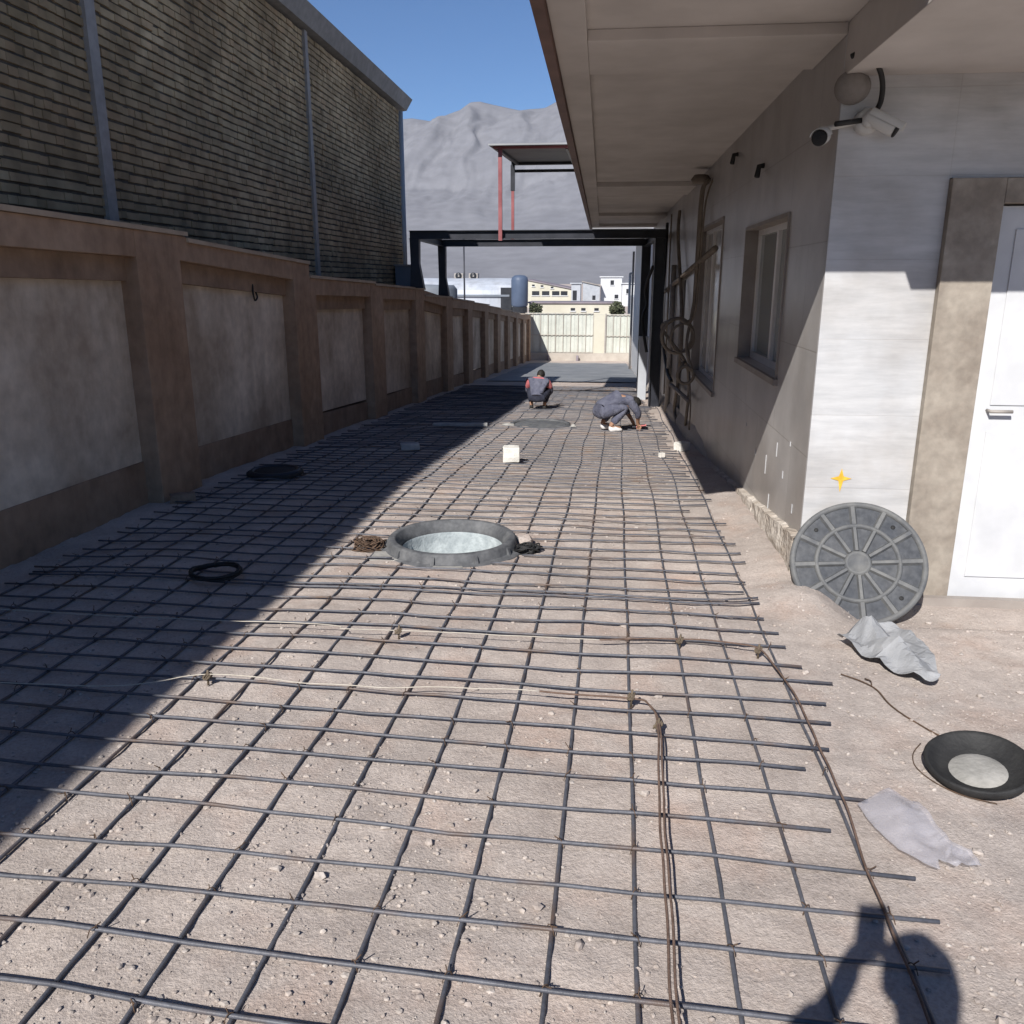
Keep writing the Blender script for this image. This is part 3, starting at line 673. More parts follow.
mb = MB(); mb.box(-2.05, 1.25, NY - .17, NY - .07, 3.951, 3.99); part(mb, 'front_rail', M['red_steel'], root)
mb = MB(); mb.box(-2.12, 1.25, FY - .05, FY + .05, 4.141, 4.2); part(mb, 'rear_rail', M['black_steel'], root)
mb = MB(); mb.box(-2.05, 1.25, FY + .0, FY + .06, 3.99, 4.05); part(mb, 'tie_rail', M['black_steel'], root)
for xp in (-2.0, -.75, .5):
    mb = MB(); mb.hexa([(xp, NY - .06, 3.94), (xp + .05, NY - .06, 3.94), (xp + .05, FY - .06, 4.135), (xp, FY - .06, 4.135)], [(xp, NY - .06, 3.99), (xp + .05, NY - .06, 3.99), (xp + .05, FY - .06, 4.19), (xp, FY - .06, 4.19)]); part(mb, 'rafter', M['black_steel'], root)

# ------------------------------------------------------------------ security cameras at the corner
def cctv(name, label, p, d, arm0):
    d = Vector(d).normalized(); p = Vector(p)
    t = thing(name, label, 'security camera', p)
    L = p
    mb = MB(); mb.lathe([(0, -.17), (.036, -.165), (.042, -.15), (.042, 0), (.036, .004)], p, d, 20); part(mb, 'body', M['cctv'], t)
    mb = MB(); mb.lathe([(0, .0045), (.0405, .0045), (.0405, .010), (.034, .015), (0, .013)], p, d, 20); part(mb, 'lens', M['dark_rubber'], t)
    mb = MB(); up = Vector((0, 0, 1)); s = d.cross(up).normalized(); u = s.cross(d); vs = []; n = 9
    for e in (-.15, .035):
        for k in range(n):
            a = math.pi * (.05 + .9 * k / (n - 1)); vs.append(p + d * e + s * math.cos(a) * .049 + u * math.sin(a) * .049)
    for e in (-.15, .035):
        for k in range(n):
            a = math.pi * (.05 + .9 * k / (n - 1)); vs.append(p + d * e + s * math.cos(a) * .046 + u * math.sin(a) * .046)
    fs = []
    for k in range(n - 1): fs += [(k, k + 1, n + k + 1, n + k), (2 * n + k + 1, 2 * n + k, 3 * n + k, 3 * n + k + 1), (n + k, n + k + 1, 3 * n + k + 1, 3 * n + k)]
    mb.add(vs, fs, 0, True); part(mb, 'hood', M['cctv'], t)
    mb = MB(); mb.tube(curve([p - d * .11, p - d * .13 + Vector((0, 0, .03)), Vector(arm0)], 4), .014, 8); part(mb, 'arm', M['cctv'], t)
    return t
cctv('security_camera', 'white bullet camera with round black face aimed along the alley, left one of the corner', (1.12, 4.98, 2.375), (-.35, -1, -.22), (1.345, 5.08, 2.47))
cctv('security_camera', 'white bullet camera pointing right over the entrance, under the dangling black cable', (1.505, 5.0, 2.415), (.85, -.35, -.5), (1.40, 5.08, 2.47))
mb = MB(); mb.tube([(1.20, 5.0, 2.445), (1.35, 5.06, 2.47)], .014, 8); tag(mb.build('camera_bracket', M['cable_black']), 'short black bracket rod joining left camera to the wall corner', 'bracket')
t = thing('junction_box', 'pale round junction box on the white wall between the two cameras', 'junction box', (1.39, 5.11, 2.47))
mb = MB(); mb.lathe([(0, .075), (.055, .07), (.065, .05), (.065, 0)], (1.385, FYc - .021, 2.47), (0, -1, 0), 20); part(mb, 'box', M['cctv'], t)
mb = MB(); mb.lathe([(0, .03), (.03, .03), (.04, .01), (.04, 0)], (1.385, FYc - .097, 2.47), (0, -1, 0), 14); part(mb, 'cap', M['cctv'], t)
t = thing('conduit_drum', 'pale round plaster sleeve under the soffit at the corner above the cameras', 'sleeve', (1.28, 5.1, 2.65))
mb = MB(); mb.lathe([(0, .062), (.03, .06), (.062, .05), (.082, .03), (.09, -.1), (0, -.1)], (1.29, 5.11, 2.64), (-.5, -1, -.15), 24); part(mb, 'sleeve', M['sleeve'], t)
o = MB(); o.tube(curve([(1.24, 4.97, 2.76), (1.30, 4.93, 2.775), (1.36, 4.95, 2.73), (1.415, 5.0, 2.65), (1.43, 5.04, 2.56), (1.41, 5.07, 2.50)]), .014, 8)
tag(o.build('dangling_cable', M['cable_black']), 'bent black cable dropping from the soffit to the corner camera box', 'cable')

# ------------------------------------------------------------------ manhole ring and lid
mz = gz0(5.5) - .005
root = thing('manhole_ring', 'raised grey manhole ring around an open shaft in the middle of the grid', 'manhole', (MH[0], MH[1], mz))
def lpart(mb, name, m, root, bevel=0):
    o = mb.build(name, m, root, bevel); return o
mb = MB(); mb.lathe([(.495, -.04), (.497, .014), (.485, .022), (.447, .028), (.44, .076), (.428, .088), (.396, .09), (.386, .082), (.380, .065), (.364, .052), (.357, .02), (.350, -.02), (.43, -.04)], (0, 0, 0), (0, 0, 1), 64, 0, True); lpart(mb, 'frame', M['ring'], root, .004)
for k in range(10):
    a = 2 * math.pi * k / 10 + .2; c, s = math.cos(a), math.sin(a); mb = MB()
    tn = Vector((-s, c, 0)) * .012; p0 = Vector((c, s, 0))
    mb.hexa([p0 * .436 - tn, p0 * .478 - tn, p0 * .478 + tn, p0 * .436 + tn], [p + Vector((0, 0, h)) for p, h in ((p0 * .434 - tn, .079), (p0 * .45 - tn, .07), (p0 * .45 + tn, .07), (p0 * .434 + tn, .079))])
    lpart(mb, 'lug', M['ring'], root)
mb = MB(); mb.lathe([(.349, .01), (.345, .0), (.345, -.6), (0, -.6)], (0, 0, 0), (0, 0, 1), 48); lpart(mb, 'shaft', M['shaft'], root)
mb = MB()
for (px, py, sx, sy) in ((-.36, -.28, .14, .09), (.05, -.46, .1, .04)):
    mb.box(px - sx, px + sx, py - sy, py + sy, -.04, .025)
lpart(mb, 'bedding', M['dried'], root, .01)

# lid
e = R(55); cz = .04; cpos = Vector((1.515, 4.83, .065)); yaw = R(-10)
root = thing('manhole_cover', 'round grey ribbed manhole cover leaning against the white wall', 'manhole cover', cpos)
hx = Vector((math.cos(yaw), math.sin(yaw), 0)); nh = Vector((-math.sin(yaw), math.cos(yaw), 0))
ux = nh * math.cos(e) + Vector((0, 0, math.sin(e))); nx = hx.cross(ux)
if nx.y > 0: nx = -nx
root.rotation_euler = Matrix((hx, nx.cross(hx), nx)).transposed().to_euler()
RL = .378
mb = MB(); mb.lathe([(0, 0), (RL - .012, 0), (RL - .002, -.006), (RL - .002, -.045), (RL - .015, -.05), (0, -.05)], (0, 0, 0), (0, 0, 1), 72, smooth=False); lpart(mb, 'plate', M['lid'], root)
def rring(r0, r1, h, b=.006): return [(r0, .0005), (r0 + b, h), (r1 - b, h), (r1, .0005)]
mb = MB(); mb.lathe(rring(RL - .036, RL - .001, .022), (0, 0, 0), (0, 0, 1), 72); lpart(mb, 'rim', M['lid_rib'], root)
mb = MB(); mb.lathe(rring(.213, .241, .02), (0, 0, 0), (0, 0, 1), 60); lpart(mb, 'rib_ring', M['lid_rib'], root)
mb = MB(); mb.lathe([(.0, .012), (.05, .012), (.055, .018), (.068, .018), (.078, .0005)], (0, 0, 0), (0, 0, 1), 40); lpart(mb, 'hub', M['lid_rib'], root)
for k in range(12):
    a = 2 * math.pi * k / 12 + .12; c = Vector((math.cos(a), math.sin(a), 0)); s = Vector((-c.y, c.x, 0)); mb = MB()
    for r0, r1, w in ((.074, .218, .016), (.236, RL - .03, .021)):
        mb.hexa([c * r0 - s * w, c * r1 - s * w, c * r1 + s * w, c * r0 + s * w], [p + Vector((0, 0, .019)) for p in (c * r0 - s * w * .5, c * r1 - s * w * .5, c * r1 + s * w * .5, c * r0 + s * w * .5)])
    lpart(mb, 'rib', M['lid_rib'], root)
for k in (1, 4, 7, 10):
    a = 2 * math.pi * (k + .5) / 12 + .12; mb = MB(); mb.lathe([(0, .003), (.012, .003), (.013, .0005)], (math.cos(a) * .30, math.sin(a) * .30, 0), (0, 0, 1), 12); lpart(mb, 'bolt_hole', M['dark_rubber'], root)

# flush far ring
root = thing('manhole_ring', 'low flush grey manhole ring in the grid beside the squatting worker', 'manhole', (MH2[0], MH2[1], gz0(MH2[1])))
mb = MB(); mb.lathe([(.47, -.03), (.465, .03), (.42, .035), (.40, .02), (.40, -.03)], (0, 0, 0), (0, 0, 1), 48, 0, True); lpart(mb, 'frame', M['ring'], root)
mb = MB(); mb.lathe([(0, .016), (.38, .016), (.398, .01), (.398, -.03)], (0, 0, 0), (0, 0, 1), 48); lpart(mb, 'cover', M['lid_rib'], root)
for (px, py, s, lab) in ((-1.36, 12.6, .11, 'left of the two pale rubble lumps beside the flush manhole ring'), (-.38, 12.5, .1, 'right of the two pale rubble lumps beside the flush manhole ring')):
    mb = MB(); stone(mb, (px, py, gz0(py) + .02), s * .8); tag(mb.build('rubble_lump', M['dried']), lab, 'rubble')

# wire clumps by the ring
def clump(name, c, r, n, m, label, wr=.004, flat=.6):
    rn = random.Random(hash(label) % 1000 if False else len(label)); mb = MB(); 
    for k in range(n):
        a = rn.random() * 6.3; rr = r * rn.uniform(.55, 1); tilt = rn.uniform(-.5, .5); ph = rn.random() * 6; cx = rn.uniform(-.3, .3) * r; cyy = rn.uniform(-.3, .3) * r
        pts = [(c[0] + cx + rr * math.cos(a + t) * .9, c[1] + cyy + rr * math.sin(a + t) * .7, c[2] + flat * r * (.55 + .4 * math.sin(t * 1.5 + ph) + tilt * .3 * math.sin(t))) for t in [i * .45 for i in range(rn.randint(8, 16))]]
        mb.tube(curve(pts, 3), wr, 5)
    return tag(mb.build(name, m), label, 'wire')
clump('wire_coil', (-1.54, 5.38, gz0(5.38)), .12, 26, M['rust'], 'rusty tangle of tie wire left of the raised manhole ring')
clump('wire_coil', (-.46, 5.42, gz0(5.42)), .09, 18, M['cable_black'], 'dark tangle of wire right of the raised manhole ring', .006)
mb = MB(); stone(mb, (-.50, 5.62, gz0(5.6) + .03), .07); tag(mb.build('rubble_lump', M['dirt']), 'tan clod of earth behind right edge of the raised manhole ring', 'clod')
# dark coil in the shadow and dark plate
mb = MB()
for k in range(7):
    pts = [(-2.3 + (.15 + .012 * math.sin(k * 3)) * math.cos(t + k), 4.66 + (.13 + .012 * math.cos(k * 2)) * math.sin(t + k), gz0(4.66) + .04 + .003 * k + .005 * math.sin(t * 2 + k)) for t in [i * .35 for i in range(19)]]
    mb.tube(pts, .007, 6)
tag(mb.build('wire_coil', M['cable_black']), 'round black coil of wire lying in the shade on the grid', 'wire')
root = thing('drain_cover', 'dark round drain cover lying in the shade near the left wall', 'drain cover', (-3.12, 7.75, gz0(7.75) + .03))
mb = MB(); mb.lathe([(0, .03), (.25, .03), (.27, .02), (.27, 0)], (0, 0, 0), (0, 0, 1), 32); lpart(mb, 'plate', M['dark_rubber'], root)
mb = MB(); mb.lathe([(.20, .031), (.21, .045), (.23, .045), (.24, .031)], (0, 0, 0), (0, 0, 1), 32); lpart(mb, 'raised_ring', M['black_steel'], root)

# white block, flat stone, broken brick
def rough_block(name, c, sx, sy, sz, rz, m, label, cat, jit=.006):
    bm = bmesh.new(); bmesh.ops.create_cube(bm, size=1); bmesh.ops.bevel(bm, geom=bm.edges[:], offset=.06, segments=2, affect='EDGES', profile=.6)
    bmesh.ops.subdivide_edges(bm, edges=bm.edges[:], cuts=2, use_grid_fill=True)
    for v in bm.verts:
        v.co = Vector((v.co.x * sx, v.co.y * sy, v.co.z * sz)); n_ = noise.noise(v.co * 14 + Vector(c)); v.co += v.co.normalized() * n_ * jit * 2
    me = bpy.data.meshes.new(name); bm.to_mesh(me); bm.free(); me.materials.append(m)
    o = bpy.data.objects.new(name, me); COL.objects.link(o); o.location = c; o.rotation_euler = (0, 0, rz); return tag(o, label, cat)
rough_block('concrete_block', (-.925, 8.85, gz0(8.85) + .115), .175, .16, .16, .08, M['foam'], 'small white block standing on the grid in the sun', 'block')
rough_block('flat_stone', (-2.21, 9.63, gz0(9.63) + .07), .22, .16, .07, .3, M['conc'], 'flat grey stone on the bars in the shade', 'stone')
rough_block('flat_stone', (-2.05, 12.3, gz0(12.3) + .05), .8, .1, .04, .1, M['conc'], 'long thin grey batten of stone on the shaded bars near the wall', 'stone')
rough_block('broken_brick', (-3.46, 6.55, gz0(6.55) + .045), .2, .1, .075, .5, M['brickred'], 'broken brown brick at foot of the near left pilaster', 'brick')
rough_block('stone_chip', (.72, 9.6, gz0(9.6) + .03), .06, .05, .05, .5, M['foam'], 'tiny white stone chip on the sunlit bars near the alley wall', 'stone', .003)
rough_block('rubble_lump', (1.0, 10.2, gz0(10.2) + .06), .16, .12, .1, .7, M['foam'], 'pale cement lump at foot of the alley wall near the hanging cables', 'rubble')

# ------------------------------------------------------------------ setting out strings
def rope(name, label, pts, kn, pale, double=False):
    t = thing(name, label, 'string', (pts[0][0], pts[0][1], gz0(pts[0][1])))
    def lift(P, dx=0): return [(x + dx, y, gz(x, y, False) + .052 + .004 * math.sin(9 * y + 5 * x)) for x, y in P]
    def w(P): 
        P = curve([(x, y, 0) for x, y in P], 10)
        return [(p.x + .006 * noise.noise(Vector((p.x * 5, p.y * 5, 2))), p.y + .006 * noise.noise(Vector((p.x * 5, p.y * 5, 9)))) for p in P]
    mb = MB(); mb.tube(lift(w(pts[:pale + 1])), .0024, 6); part(mb, 'pale_string', M['string'], t)
    mb = MB(); mb.tube(lift(w(pts[pale:])), .0042, 6)
    if double: mb.tube(lift(w([(p[0] + .014 * min(1, i / 2), p[1]) for i, p in enumerate(pts[pale + 2:])])), .004, 6)
    part(mb, 'cord', M['rope'], t)
    for (x, y) in kn:
        mb = MB(); rn = random.Random(int(x * 100)); z = gz0(y) + .05
        for k in range(7):
            a = rn.random() * 6; pp = [(x + .014 * math.cos(a + i) * rn.uniform(.5, 1.3), y + .014 * math.sin(a + i * 1.3), z + .012 * math.sin(i * 1.7 + a)) for i in range(6)]
            mb.tube(curve(pp, 3), .0036, 5)
        mb.tube([(x, y, z - .05), (x + .004, y, z + .03)], .005, 6)
        part(mb, 'knot', M['knot'], t)
rope('setting_out_string', 'brown doubled string running from knots down to the photo bottom centre', [(-3.4, 3.0), (-2.08, 3.1), (-1.68, 3.23), (-1.12, 3.21), (-.6, 3.22), (-.22, 3.24), (.16, 3.235), (.235, 3.18), (.26, 3.0), (.235, 2.56), (.222, 2.15), (.215, 1.87), (.205, 1.6), (.2, 1.0)], [(-1.68, 3.23), (.165, 3.235), (.26, 3.0)], 5, True)
rope('setting_out_string', 'brown string bending round near the right bar ends beside the plastic bag', [(-3.4, 3.9), (-1.49, 3.87), (-1.24, 3.81), (-.97, 3.84), (-.46, 3.83), (.03, 3.83), (.42, 3.87), (.68, 3.84), (.78, 3.79), (.82, 3.62), (.85, 3.33), (.85, 3.04), (.84, 2.63), (.83, 2.4), (.81, 2.19), (.8, 1.97), (.79, 1.73), (.77, 1.1)], [(-.97, 3.84), (.42, 3.87), (.78, 3.79)], 5)
mb = MB(); mb.tube(curve([(x, y, gz(x, y) + .008) for x, y in ((1.13, 3.66), (1.2, 3.58), (1.24, 3.50), (1.25, 3.38), (1.28, 3.27), (1.36, 3.13), (1.385, 3.12))]), .0032, 6)
mb.tube(curve([(x, y, gz(x, y) + .012) for x, y in ((1.225, 3.53), (1.235, 3.58), (1.22, 3.61))]), .0028, 6)
tag(mb.build('loose_wire', M['rust']), 'thin bent wire lying on bare dirt below the torn sack', 'wire')

# ------------------------------------------------------------------ torn sack, plastic bag, rubber basin
def lerp_(a, b, t): return (a[0] + (b[0] - a[0]) * t, a[1] + (b[1] - a[1]) * t, 0)
def sheet(name, outline, hf, m, label, cat, thick=.002, rounded=True, smooth=False):
    """crumpled sheet: a grid clipped to a polygon, lifted by hf(u,v)"""
    xs = [p[0] for p in outline]; ys_ = [p[1] for p in outline]
    def inside(x, y):
        c = False; j = len(outline) - 1
        for i in range(len(outline)):
            (xi, yi), (xj, yj) = outline[i], outline[j]
            if (yi > y) != (yj > y) and x < (xj - xi) * (y - yi) / (yj - yi) + xi: c = not c
            j = i
        return c
    bm = bmesh.new(); ring = curve([(p[0], p[1], 0) for p in outline + [outline[0]]], 6)[:-1]
    vs = [bm.verts.new(p) for p in (ring if rounded else [lerp_(a, b, k / 6) for a, b in zip(outline, outline[1:] + outline[:1]) for k in range(6)])]; f = bm.faces.new(vs)
    bmesh.ops.triangulate(bm, faces=[f])
    for it in range(3): bmesh.ops.subdivide_edges(bm, edges=[e_ for e_ in bm.edges if e_.calc_length() > .035], cuts=1)
    bmesh.ops.triangulate(bm, faces=bm.faces[:])
    for it in range(3): bmesh.ops.smooth_vert(bm, verts=[v for v in bm.verts if not v.is_boundary], factor=.5, use_axis_x=True, use_axis_y=True)
    for v in bm.verts:
        v.co = Vector(hf(v.co.x, v.co.y))
    for f in bm.faces: f.smooth = smooth
    me = bpy.data.meshes.new(name); bm.to_mesh(me); bm.free(); me.materials.append(m)
    o = bpy.data.objects.new(name, me); COL.objects.link(o)
    s = o.modifiers.new('thickness', 'SOLIDIFY'); s.thickness = thick
    return tag(o, label, cat)
def ridged(x, y, f, s): return 1 - abs(noise.noise(Vector((x * f, y * f, s)))) * 2.2
def sackz(x, y):
    z = gz(x, y) + .008
    d = abs((x - 1.36) + .35 * (y - 3.92))            # standing fold through the middle
    z += .12 * max(0, 1 - d / .09) * sstep(3.54, 3.77, y)
    z += .06 * max(0, ridged(x, y, 4.5, 1)) + .01 * max(0, ridged(x, y, 11, 5))
    return (x, y, z)
sheet('torn_sack', [(1.2, 4.02), (1.25, 3.84), (1.33, 3.7), (1.45, 3.54), (1.52, 3.56), (1.56, 3.72), (1.58, 3.94), (1.55, 4.12), (1.46, 4.19), (1.4, 4.11), (1.34, 3.98), (1.27, 4.04)], sackz, M['sack'], 'crumpled pale grey torn sack lying below the leaning manhole cover', 'sack')
def bagz(x, y):
    z = gz(x, y) + .03
    z += .03 * max(0, 1 - abs(x - 1.0) / .1) * max(0, 1 - abs(y - 2.5) / .2) + .02 * max(0, ridged(x, y, 6, 3)) + .004 * ridged(x, y, 22, 8) + (.02 if x > 1.08 else 0) * ridged(x, y, 12, 4)
    return (x, y, z)
sheet('plastic_bag', [(0.887, 2.555), (0.905, 2.42), (0.942, 2.319), (1.0, 2.237), (1.026, 2.219), (1.037, 2.266), (1.079, 2.237), (1.157, 2.254), (1.152, 2.319), (1.105, 2.361), (1.089, 2.455), (1.079, 2.579), (1.037, 2.65)], bagz, M['film'], 'cloudy translucent plastic bag lying over the bar ends', 'plastic bag', .0012, False, True)
root = thing('rubber_basin', 'black rubber basin with dried cement at the right edge of the photo', 'basin', (1.385, 2.83, gz0(2.83) + .005))
mb = MB(); mb.lathe([(0, 0), (.13, 0), (.165, .03), (.178, .062), (.17, .07), (.160, .06), (.118, .022), (0, .02)], (0, 0, 0), (0, 0, 1), 40); lpart(mb, 'basin', M['dark_rubber'], root)
mb = MB(); mb.lathe([(0, .034), (.05, .036), (.08, .030), (.095, .0215)], (0, 0, 0), (0, 0, 1), 30); lpart(mb, 'dried_cement', M['dried'], root)
root.rotation_euler = (R(6), R(-8), 0)
# drag mark loop beside the basin, modelled as a thin tube
mb = MB(); mb.tube(curve([(x, y, gz(x, y) + .004) for x, y in ((1.27, 3.06), (1.215, 2.98), (1.19, 2.88), (1.215, 2.78), (1.28, 2.70), (1.38, 2.66))]), .0022, 5)
tag(mb.build('drag_mark', M['rust']), 'hair thin curved drag mark on the dirt around the rubber basin', 'wire')

# ------------------------------------------------------------------ people
def skin_mesh(name, V, E, m, parent, sub=2, rootv=0):
    """V: {key: (co, r)}; grows a continuous skin over the edges"""
    keys = list(V); idx = {k: i for i, k in enumerate(keys)}
    me = bpy.data.meshes.new(name + '_skel'); me.from_pydata([V[k][0] for k in keys], [(idx[a], idx[b]) for a, b in E], [])
    o = bpy.data.objects.new(name + '_skel', me); COL.objects.link(o)
    o.modifiers.new('skin', 'SKIN'); lay = me.skin_vertices[0].data
    for k in keys:
        r = V[k][1]; lay[idx[k]].radius = r if isinstance(r, tuple) else (r, r)
        lay[idx[k]].use_root = (idx[k] == rootv)
    s = o.modifiers.new('sub', 'SUBSURF'); s.levels = sub; s.render_levels = sub
    dg = bpy.context.evaluated_depsgraph_get(); nm = bpy.data.meshes.new_from_object(o.evaluated_get(dg))
    bpy.data.objects.remove(o); nm.name = name; nm.materials.clear(); nm.materials.append(m)
    for p in nm.polygons: p.use_smooth = True
    q = bpy.data.objects.new(name, nm); COL.objects.link(q); q.parent = parent; return q

def lerp(a, b, t): return Vector(a) * (1 - t) + Vector(b) * t
def hand(V, E, key, wrist, d, side, curl=.6, down=Vector((0, 0, -1))):
    """palm, four unequal bent fingers and a thumb that leaves the palm's side"""
    d = Vector(d).normalized(); n = (down - d * down.dot(d)).normalized(); s = d.cross(n) * side; w = Vector(wrist)
    V[key + 'p'] = (tuple(w + d * .05), (.030, .020)); E.append((key, key + 'p'))
    for i, (o, L) in enumerate(((-.028, .07), (-.009, .08), (.010, .075), (.028, .058))):
        a = w + d * .085 + s * o; b = a + (d * math.cos(curl) + n * math.sin(curl)) * L * .5; c = b + (d * math.cos(curl * 2.1) + n * math.sin(curl * 2.1)) * L * .5
        V[f'{key}f{i}a'] = (tuple(a), .010); V[f'{key}f{i}b'] = (tuple(b), .009); V[f'{key}f{i}c'] = (tuple(c), .0075)
        E += [(key + 'p', f'{key}f{i}a'), (f'{key}f{i}a', f'{key}f{i}b'), (f'{key}f{i}b', f'{key}f{i}c')]
    a = w + d * .04 - s * .04; b = a + (d * .8 - s * .4 + n * .4).normalized() * .045
    V[key + 't'] = (tuple(a), .011); V[key + 'u'] = (tuple(b), .009); E += [(key + 'p', key + 't'), (key + 't', key + 'u')]

def face(root, head, fwd, up, hair_m, cap=None):
    """eyes, nose, mouth, ears and hair on the head sphere"""
    f = Vector(fwd).normalized(); u = (Vector(up) - f * Vector(up).dot(f)).normalized(); s = f.cross(u); h = Vector(head)
    mb = MB()
    for sg in (-1, 1): mb.lathe([(0, .006), (.009, .004), (.012, 0)], h + f * .082 + s * .032 * sg + u * .005, f, 10)
    mb.build('eye', M['hair'], root)
    mb = MB(); mb.tube([h + f * .085 + u * .01, h + f * .108 - u * .025, h + f * .085 - u * .032], [.007, .013, .008], 8); mb.build('nose', M['skin'], root)
    mb = MB(); mb.tube([h + f * .083 - u * .058 - s * .022, h + f * .09 - u * .056, h + f * .083 - u * .058 + s * .022], .005, 6); mb.build('mouth', M['red_cloth'], root)
    for sg in (-1, 1):
        mb = MB(); mb.lathe([(0, .012), (.018, .01), (.026, .004), (.024, 0)], h + s * .076 * sg - f * .005, s * sg, 10); mb.build('ear', M['skin'], root)
    bm = bmesh.new(); bmesh.ops.create_icosphere(bm, subdivisions=3, radius=1)
    for v in bm.verts:
        d = v.co.copy(); p = s * d.x * .088 + f * d.y * .104 + u * d.z * .118
        low = d.y > .35 and d.z < .45 or d.z < -.35 + .3 * d.y
        k = .80 if low else 1.02 + .05 * noise.noise(d * 6)
        v.co = h + u * .012 + p * k
    me = bpy.data.meshes.new('hair'); bm.to_mesh(me); bm.free(); me.materials.append(hair_m)
    for p in me.polygons: p.use_smooth = True
    o = bpy.data.objects.new('hair', me); COL.objects.link(o); o.parent = root

def shoe(root, heel, toe, m):
    h = Vector(heel); t = Vector(toe); d = (t - h); mb = MB(); s = Vector((-d.y, d.x, 0)).normalized(); u = Vector((0, 0, 1)); vs = []; fs = []
    secs = [(-.06, .026, .03, .07), (0, .038, .0, .085), (.35, .042, .0, .085), (.65, .046, .0, .06), (.92, .04, .0, .045), (1.06, .02, .012, .03)]
    for (k, w, z0, z1) in secs:
        c = h + d * k
        for a, z in ((-1, z0), (1, z0), (1.0, z0 + (z1 - z0) * .5), (.6, z1), (-.6, z1), (-1.0, z0 + (z1 - z0) * .5)): vs.append(c + s * a * w + u * z)
    for i in range(len(secs) - 1):
        for k in range(6): fs.append((i * 6 + k, i * 6 + (k + 1) % 6, (i + 1) * 6 + (k + 1) % 6, (i + 1) * 6 + k))
    fs += [tuple(range(6))[::-1], tuple(30 + k for k in range(6))]
    mb.add(vs, fs, 0, True); mb.build('shoe', m, root)

def figure(label, loc, rz, scale, J, shirt, trousers, shoes, headf, headu, red=None, handdirs=None, sleeve_end=1.0, yoke=None):
    root = thing('person', label, 'person', loc, rz); root.scale = (scale,) * 3
    V = {'pel': (J['pel'], (.10, .085)), 'spi': (J['spi'], (.09, .08)), 'che': (J['che'], (.075, .06)), 'nec': (J['nec'], .052), 'hea': (J['hea'], (.078, .09)), 'top': (J['top'], (.062, .07))}
    E = [('pel', 'spi'), ('spi', 'che'), ('che', 'nec'), ('nec', 'hea'), ('hea', 'top')]
    for sd, sg in (('l', -1), ('r', 1)):
        V['sh' + sd] = (J['sh' + sd], .044); V['el' + sd] = (J['el' + sd], .044); V['wr' + sd] = (J['wr' + sd], .028)
        E += [('che', 'sh' + sd), ('sh' + sd, 'el' + sd), ('el' + sd, 'wr' + sd)]
        dd = (handdirs or {}).get(sd) or (Vector(J['wr' + sd]) - Vector(J['el' + sd]))
        hand(V, E, 'wr' + sd, J['wr' + sd], dd, sg)
        V['hi' + sd] = (J['hi' + sd], .075); V['kn' + sd] = (J['kn' + sd], .052); V['an' + sd] = (J['an' + sd], .04); V['to' + sd] = (J['to' + sd], .03)
        V['ca' + sd] = (tuple(lerp(J['kn' + sd], J['an' + sd], .35)), .058)
        E += [('pel', 'hi' + sd), ('hi' + sd, 'kn' + sd), ('kn' + sd, 'ca' + sd), ('ca' + sd, 'an' + sd), ('an' + sd, 'to' + sd)]
    skin_mesh('body', V, E, M['skin'], root)
    S = {k: V[k] for k in ('spi', 'che')}; S['hem'] = (tuple(lerp(J['pel'], J['spi'], .05)), (.165, .15)); S['spi'] = (J['spi'], (.15, .13)); S['che'] = (J['che'], (.185, .15))
    S['col'] = (tuple(lerp(J['che'], J['nec'], .8)), .075)
    SE = [('hem', 'spi'), ('spi', 'che'), ('che', 'col')]
    for sd in 'lr':
        S['sh' + sd] = (J['sh' + sd], .08); S['el' + sd] = (J['el' + sd], .062); S['cu' + sd] = (tuple(lerp(J['el' + sd], J['wr' + sd], .85 * sleeve_end)), .048)
        SE += [('che', 'sh' + sd), ('sh' + sd, 'el' + sd), ('el' + sd, 'cu' + sd)]
    skin_mesh('shirt', S, SE, shirt, root, rootv=list(S).index('spi'))
    T = {'pel': (J['pel'], (.15, .135)), 'wai': (tuple(lerp(J['pel'], J['spi'], .35)), (.13, .11))}; TE = [('pel', 'wai')]
    for sd in 'lr':
        T['hi' + sd] = (J['hi' + sd], .115); T['kn' + sd] = (J['kn' + sd], .08); T['cu' + sd] = (tuple(lerp(J['kn' + sd], J['an' + sd], .9)), .062)
        TE += [('pel', 'hi' + sd), ('hi' + sd, 'kn' + sd), ('kn' + sd, 'cu' + sd)]
        shoe(root, (J['an' + sd][0], J['an' + sd][1], 0), (J['to' + sd][0], J['to' + sd][1], 0), shoes)
    skin_mesh('trousers', T, TE, trousers, root)
    if red:
        Y_ = {'a': (tuple(lerp(J['shl'], J['ell'], red)), .079), 'b': (J['shl'], .09), 'c': (tuple(lerp(J['che'], J['nec'], .55)), (.095, .085)), 'd': (J['shr'], .09), 'e': (tuple(lerp(J['shr'], J['elr'], red)), .079)}
        skin_mesh('shirt_yoke', Y_, [('a', 'b'), ('b', 'c'), ('c', 'd'), ('d', 'e')], yoke or M['red_cloth'], root, rootv=2)
    face(root, J['hea'], headf, headu, M['hair'])
    return root

